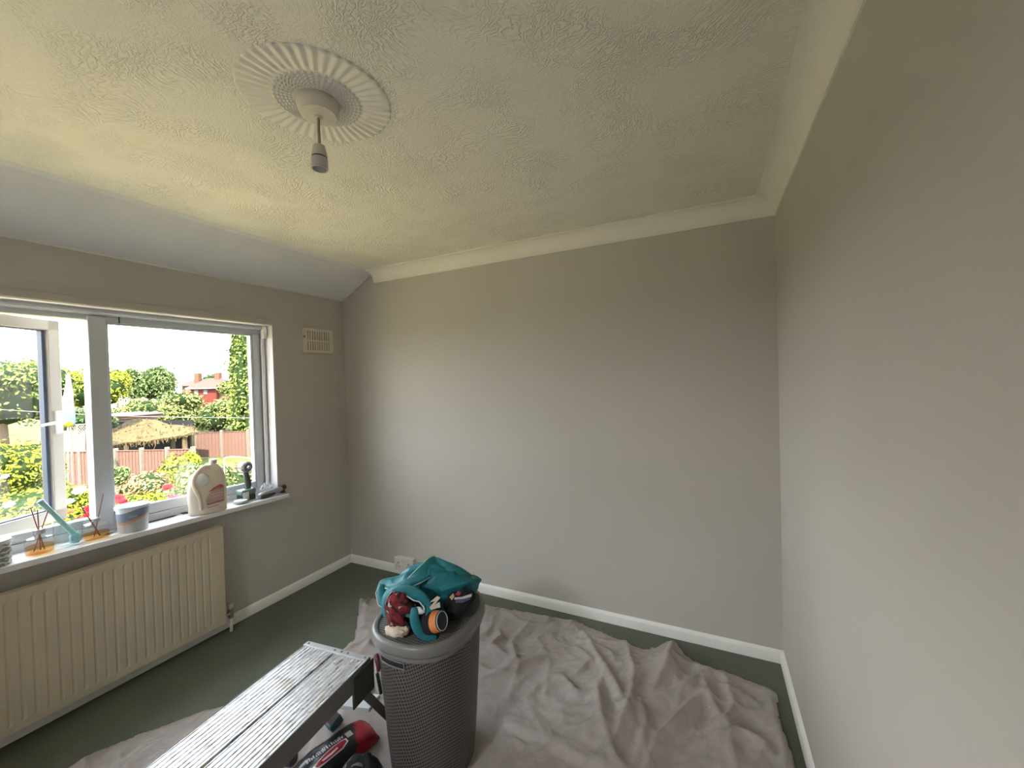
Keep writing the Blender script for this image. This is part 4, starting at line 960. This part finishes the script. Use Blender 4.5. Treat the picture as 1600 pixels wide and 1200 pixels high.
bush('tree', 'green tree standing beyond the red brick house', 'tree', 328, 594, 16, 14, 72, m_drk, 700, 1.8, 13)
bush('tree', 'green tree right of the red brick house', 'tree', 358, 606, 16, 16, 50, m_olv, 900, 2.0, 14)
bush('shrub', 'bright green leafy shrub in front of the low fence, centre of the garden', 'shrub', 279, 735, 32, 34, 13, m_yel, 2600, 3.0, 15, 9)
bush('shrub', 'pinkish leaved shrub in front of the low fence', 'shrub', 228, 757, 36, 26, 11, m_pnk, 2400, 2.8, 16, 8)
bush('shrub', 'grey-green shrub at the right of the window mullion', 'shrub', 186, 745, 16, 20, 12, m_mid, 900, 2.8, 17)
bush('shrub', 'green shrub behind the plastic bottle', 'shrub', 322, 754, 40, 40, 11.5, m_mid, 3400, 3.0, 18, 9)
bush('shrub', 'orange tinged shrub behind the upright power tool', 'shrub', 376, 752, 38, 38, 13.6, m_pnk, 2800, 3.0, 19, 8)
def rosebush(label, px, py, hw, hh, t, seed, flowers, m_=None):
    r_ = bush('rose_bush', label, 'rose bush', px, py, hw, hh, t, m_ or m_yel, 2600, 3.2, seed, 9)
    for fx, fy, fr_, col in flowers:
        c = at(fx, fy, t-hw*t/F0*1.02); s_ = fr_*t/F0; mb = MB()
        for k in range(3):
            for j in range(7):
                an = j/7*2*math.pi+k*.45; rr_ = s_*(1-k*.28); tilt_ = .25+k*.38
                e_ = Vector((math.cos(an), math.sin(an), 0)); f_ = Vector((-math.sin(an), math.cos(an), 0)); u_ = Vector((.35, -.25, .55)).normalized()
                q = Vector((0, 0, 1)).rotation_difference(u_)
                A = [Vector((0, 0, 0)), e_*rr_*.6-f_*rr_*.42+Vector((0, 0, rr_*tilt_*.6)), e_*rr_+Vector((0, 0, rr_*tilt_)), e_*rr_*.6+f_*rr_*.42+Vector((0, 0, rr_*tilt_*.6))]
                mb.add([c+q @ p for p in A], [(0, 1, 2, 3)])
        o = mb.build('flower', col, r_, smooth=True)
RED = plain('red_petals', (.22, .006, .010), .5); WHT = plain('white_petals', (.20, .20, .18), .5); ORG = plain('coral_petals', (.20, .05, .02), .5); PNK = plain('pink_red_petals', (.26, .02, .04), .5)
rosebush('red rose bush at the right of the mullion, above the filler tub', 208, 792, 44, 26, 7.4, 21, [(187, 781, 8, RED), (182, 778, 6, RED), (193, 785, 6, RED)])
rosebush('red rose bush with several blooms, left of the plastic bottle', 278, 785, 42, 28, 9.2, 22, [(262, 762, 7, RED), (272, 780, 8, PNK), (248, 783, 7, RED), (296, 776, 7, PNK), (266, 778, 5, PNK), (304, 783, 6, RED)], m_mid)
rosebush('rose bush with white and red blooms between casement and mullion', 122, 795, 38, 46, 6.2, 23, [(125, 767, 9, WHT), (109, 784, 6, WHT), (141, 795, 8, RED), (125, 814, 7, RED), (108, 800, 6, ORG), (136, 806, 6, RED)])
rosebush('white flowered bush seen low through the open casement pane', 36, 800, 56, 40, 8.0, 24, [(15, 789, 7, WHT), (58, 806, 8, WHT), (8, 745, 5, WHT)])

# fences
m_fence = plain('pinkish_brown_fence', (.082, .047, .037), .85, var=.25, nsc=20)
m_post = plain('pale_concrete_post', (.095, .085, .068), .85, var=.1)
def fence(label, A, B, n, top, group=None):
    root = thing('garden_fence', label, 'fence', Vector((A.x, A.y, GZ)), group)
    d = (B-A); d.z = 0
    for i in range(n):
        p = A+d*(i/n); q = A+d*((i+1)/n); p.z = q.z = GZ; dd = (q-p); L2 = dd.length; dd.normalize(); mb = MB(); nb = 14
        for k in range(nb):
            x0_ = .06+(L2-.12)*k/nb; x1_ = .06+(L2-.12)*(k+.93)/nb; off = Vector((-dd.y, dd.x, 0))*(.012 if k % 2 else 0)
            mb.bar(p+dd*((x0_+x1_)/2)+off+Vector((0, 0, .05)), p+dd*((x0_+x1_)/2)+off+Vector((0, 0, top-GZ-.02-.0*k)), x1_-x0_, .02, Vector((-dd.y, dd.x, 0)))
        mb.bar(p+dd*.05+Vector((0, 0, top-GZ)), q-dd*.05+Vector((0, 0, top-GZ)), .06, .03)
        mb.build('fence_panel', m_fence, root)
    for i in range(n+1):
        p = A+d*(i/n); p.z = GZ
        MB().bar(p, p+Vector((0, 0, top-GZ+.10)), .13, .13, (1, 0, 0)).build('post', m_post, root, bevel=.01)
fence('low fence with pale posts across the garden, left of the tall fence', at(62, 705, 16.4), at(302, 712, 16.2), 6, -.95)
fence('taller pinkish fence behind the plastic bottle, right of the pergola', at(304, 676, 24.0), at(428, 672, 24.4), 3, -1.19)
# pergola with brown climber roof
pg = thing('pergola', 'wooden garden pergola with a sagging brown reed roof behind the low fence', 'pergola', Vector((at(240, 690, 21).x, at(240, 690, 21).y, GZ)))
a = N('dry_thatch'); v = a.co(); a.base(a.ramp(a.noise(v, 7, 6, .7, 1), [(.3, (.036, .032, .010)), (.5, (.062, .045, .022)), (.7, (.085, .068, .038))])); a.rm(.9); a.bump(a.noise(v, 9, 5), .8, .1); m_th = a.m
m_wood = plain('brown_wood', (.07, .052, .028), .8, var=.2)  # noise-varied brown for the pergola posts and vines
rows = []
for j, (pts_r) in enumerate((((168,697),(200,692),(235,688),(270,682),(308,675)), ((172,680),(205,672),(240,668),(275,668),(306,670)), ((178,668),(208,655),(238,656),(270,663),(300,668)))):
    rows.append([at(x, y, 19.8+j*1.3) for x, y in pts_r])
vs = []; fs = []
m_ = 24
RR = [crom([Vector(p) for p in r], 6) for r in rows]
nr = len(RR[0])
LV = []
for j in range(9):
    f = j/4; k = min(1, int(f)); g_ = f-k
    LV.append([RR[k][i].lerp(RR[k+1][i], g_)+Vector((0, 0, .10*noise.noise(RR[k][i]*3+Vector((j, 0, 0))))) for i in range(nr)])
for r in LV: vs += r
mb = MB().add(vs, [(j*nr+i, j*nr+i+1, (j+1)*nr+i+1, (j+1)*nr+i) for j in range(8) for i in range(nr-1)])
ro = mb.build('thatch_roof', m_th, pg); q = ro.modifiers.new('solid', 'SOLIDIFY'); q.thickness = .10
fr_ = MB(); rnd = random.Random(3)
for i in range(260):
    r = LV[0] if i % 2 else LV[rnd.randrange(1, 8)]; f = rnd.uniform(0, nr-1.01); k = int(f); p = r[k].lerp(r[k+1], f-k)
    q = p+Vector((rnd.gauss(0, .08), rnd.gauss(0, .08), rnd.uniform(-.28, .05) if i % 2 else rnd.uniform(.0, .16)))
    fr_.bar(p, q, .025, .02)
fr_.build('loose_reeds', m_th, pg)
for px_, t_, yt in ((197, 19.9, 690), (288, 20.0, 678), (300, 22.3, 676), (176, 22.3, 680), (270, 22.2, 682)):
    c = at(px_, yt, t_); MB().bar((c.x, c.y, GZ), c, .16, .16, (1, 0, 0)).build('post', m_wood, pg, bevel=.01)
bk0, bk1 = at(168, 700, 22.6), at(303, 690, 22.6)
MB().bar(Vector((bk0.x, bk0.y, GZ+1.2)), Vector((bk1.x, bk1.y, GZ+1.2)), .05, 2.4, (0, 0, 1)).build('shade_sheet', plain('shade_black', (.012, .013, .016), .9), pg)  # dark sheet painting the shade under the pergola roof
for px_ in (224, 241):
    MB().tube([at(px_, 688, 19.7), at(px_+2, 696, 19.7), at(px_-1, 703, 19.7), at(px_+1, 712, 19.7)], .02, 6).build('hanging_vine', m_wood, pg)
# low shed with a pinkish roof
sh = thing('garden_shed', 'low pale shed with a red-brown flat roof left of the pergola roof', 'shed', Vector((at(176, 655, 24.4).x, at(176, 655, 24.4).y, GZ)))
c = at(176, 655, 24.4); 
MB().box((c.x-1.6, c.y-1.6, GZ), (c.x+1.4, c.y+1.6, c.z+.05)).build('walls', plain('pale_shed_wall', (.10, .085, .075), .8), sh)
MB().box((c.x-1.8, c.y-1.8, c.z+.05), (c.x+1.6, c.y+1.8, c.z+.22)).build('roof', plain('red_brown_roof', (.07, .035, .028), .8), sh)
MB().box((c.x-1.85, c.y-1.85, c.z+.20), (c.x+1.65, c.y+1.85, c.z+.27)).build('roof_edge', plain('pale_roof_edge', (.10, .09, .085), .8), sh)
# red brick house
hb = at(318, 622, 60); hc = thing('brick_house', 'distant red brick house with a brown hipped roof above the shrubs', 'house', Vector((hb.x, hb.y, GZ)))
m_brick = plain('red_brick', (.065, .017, .013), .85, var=.12); m_tile = plain('brown_roof_tiles', (.050, .034, .029), .85, var=.15)
ev = at(318, 606, 60).z; rd = at(318, 592, 60).z
ex = (rt-rt.z*Vector((0, 0, 1))).normalized(); ey = Vector((0, 0, 1)).cross(ex)
def hp(a_, b_, z): return Vector((hb.x, hb.y, 0))+ex*a_+ey*b_+Vector((0, 0, z))
def hbox(mb, a0, a1, b0, b1, z0, z1): return mb.add([hp(a0,b0,z0),hp(a1,b0,z0),hp(a1,b1,z0),hp(a0,b1,z0),hp(a0,b0,z1),hp(a1,b0,z1),hp(a1,b1,z1),hp(a0,b1,z1)], [(0,3,2,1),(4,5,6,7),(0,1,5,4),(1,2,6,5),(2,3,7,6),(3,0,4,7)])
hbox(MB(), -1.9, 1.9, 0, 4, GZ, ev).build('walls', m_brick, hc)
hbox(MB(), 1.92, 3.0, .6, 4, GZ, ev-.15).build('side_wall', plain('ochre_wall', (.08, .06, .03), .8), hc)
MB().add([hp(-2.5,-.4,ev),hp(3.2,-.4,ev),hp(3.2,4.4,ev),hp(-2.5,4.4,ev),hp(-.9,2,rd+.1),hp(1.3,2,rd+.1)], [(0,1,5,4),(1,2,5),(2,3,4,5),(3,0,4),(0,3,2,1)]).build('hipped_roof', m_tile, hc)
hbox(MB(), -2.3, 2.4, -.45, -.38, ev-.16, ev+.02).build('gutter_board', plain('white_board', (.12, .115, .11), .6), hc)
for a_ in (-1.0, .35):
    w_f = hbox(MB(), a_-.28, a_+.28, -.06, -.01, ev-.95, ev-.30).build('window', plain('white_frame', (.11, .10, .10), .5), hc)
for a_ in (-2.2, .9):
    hbox(MB(), a_-.35, a_+.35, 1.6, 2.3, rd-.6, rd+.95).build('chimney', plain('chimney_brick', (.07, .038, .024), .85), hc)
h2 = at(296, 603, 64); hs = thing('brick_house', 'neighbouring brown roofed house partly hidden left of the red brick house', 'house', Vector((h2.x, h2.y, GZ)))
hb = h2; ev2 = at(296, 603, 64).z; rd2 = at(296, 594, 64).z
hbox(MB(), -1.2, 1.6, 0, 4, GZ, ev2).build('walls', plain('buff_wall', (.07, .05, .034), .85), hs)
MB().add([hp(-1.7,-.4,ev2),hp(2.2,-.4,ev2),hp(2.2,4.4,ev2),hp(-1.7,4.4,ev2),hp(-.6,2,rd2+.2),hp(.6,2,rd2+.2)], [(0,1,5,4),(1,2,5),(2,3,4,5),(3,0,4),(0,3,2,1)]).build('hipped_roof', m_tile, hs)
# flag on a pole
fb = at(101, 700, 13); fl = thing('flag', 'limp white, pink and pale blue flag on a thin pole beside the mullion', 'flag', Vector((fb.x, fb.y, GZ)))
MB().tube([(fb.x, fb.y, GZ), at(106, 583, 13)], .018, 8).build('pole', plain('grey_pole', (.5, .5, .5), .4), fl)
a = N('faded_flag'); v = a.co(); s3 = a.n('SeparateXYZ'); a.l(v, s3.inputs[0]); zt, zb_ = at(106, 587, 13).z, at(106, 668, 13).z
f = a.math('DIVIDE', a.math('SUBTRACT', s3.outputs[2], zb_), zt-zb_)
f = a.math('ADD', f, a.math('MULTIPLY_ADD', a.noise(v, 3.5, 1), .4, -.2))
a.base(a.ramp(f, [(0, (.12, .10, .01)), (.09, (.12, .10, .01)), (.11, (.045, .07, .095)), (.30, (.07, .09, .115)), (.36, (.13, .12, .13)), (.46, (.11, .05, .085)), (.58, (.65, .35, .5)), (.62, (.13, .125, .13)), (1, (.13, .125, .13))])); a.rm(.8)
L_ = [(106,587,1.5),(107,600,4),(107,615,7),(106,630,9),(106,645,11),(107,660,11),(108,667,7)]
rg = []
for x, y, h_ in L_:
    c = at(x, y, 13); r_ = h_*13/F0
    rg.append([c+rt*(math.cos(k*math.pi/10)*r_*(1+.12*math.sin(k*2.3)))+ey*(math.sin(k*math.pi/10)*.05*(1+.8*math.cos(k*3))) for k in range(20)])
MB().rings(rg).build('cloth', a.m, fl, smooth=True)
# lattice trellis
tr = thing('lattice_trellis', 'small white lattice trellis panel on thin posts below the flag', 'trellis', Vector((at(122, 680, 15).x, at(122, 680, 15).y, GZ)))
m_tr = plain('pale_trellis', (.10, .09, .085), .8); mb = MB(); P0, P1 = at(110, 664, 15), at(140, 662, 15); hgt = .30; dd = P1-P0; dd.z = 0
mb.bar(P0, P1, .03, .03); mb.bar(P0-Vector((0, 0, hgt)), P1-Vector((0, 0, hgt)), .03, .03)
for i in range(-3, 9):
    for s_ in (0, 1):
        a0 = P0+dd*(i/8); a1 = P0+dd*((i+3)/8)
        if s_: a0, a1 = a1, a0
        f0 = (i/8) if not s_ else ((i+3)/8)
        if 0 <= i and i+3 <= 8: mb.bar(a0, a1-Vector((0, 0, hgt)), .018, .012)
mb.build('lattice', m_tr, tr)
for p in (P0, P0.lerp(P1, .35), P1): MB().bar((p.x, p.y, GZ), p, .045, .045, (1, 0, 0)).build('post', m_tr, tr)
# washing line and hooked garden pole
wlb = thing('washing_line', 'thin pale washing line stretched across the garden in front of the shrubs', 'washing line', Vector((at(60, 650, 14).x, at(60, 650, 14).y, GZ)))
lp0, lp1 = at(-90, 634, 13.0), at(420, 653, 15.5)
MB().tube([lp0.lerp(lp1, i/12)-Vector((0, 0, .12*math.sin(math.pi*i/12))) for i in range(13)], .010, 6).build('line', plain('pale_line', (.10, .11, .10), .6), wlb)
for p in (lp0, lp1): MB().tube([(p.x, p.y, GZ), p+Vector((0, 0, .05))], .03, 8).build('line_post', m_tr, wlb, smooth=True)
hk = at(350, 722, 9.5)
MB_ = MB().tube([(hk.x, hk.y, GZ), hk]+[at(x, y, 9.5) for x, y in ((350, 718), (352, 715), (360, 714), (375, 714), (388, 716), (398, 719))], .014, 8)
tag(MB_.build('hooked_pole', plain('grey_pole_metal', (.30, .27, .25), .4, .4), smooth=True), 'thin grey metal garden pole with a bent top behind the plastic bottle', 'garden pole')

# leaves, wood and masonry out of doors are matt
for o in list(COL.objects):
    r_ = o
    while r_.parent: r_ = r_.parent
    if o.type == 'MESH' and r_.get('category') in ('tree', 'shrub', 'rose bush', 'fence', 'pergola', 'shed', 'house', 'flag', 'trellis', 'washing line') or o.name.startswith('ground'):
        for m__ in o.data.materials:
            b = m__.node_tree.nodes.get('Principled BSDF')
            if b: b.inputs['Specular IOR Level'].default_value = .04
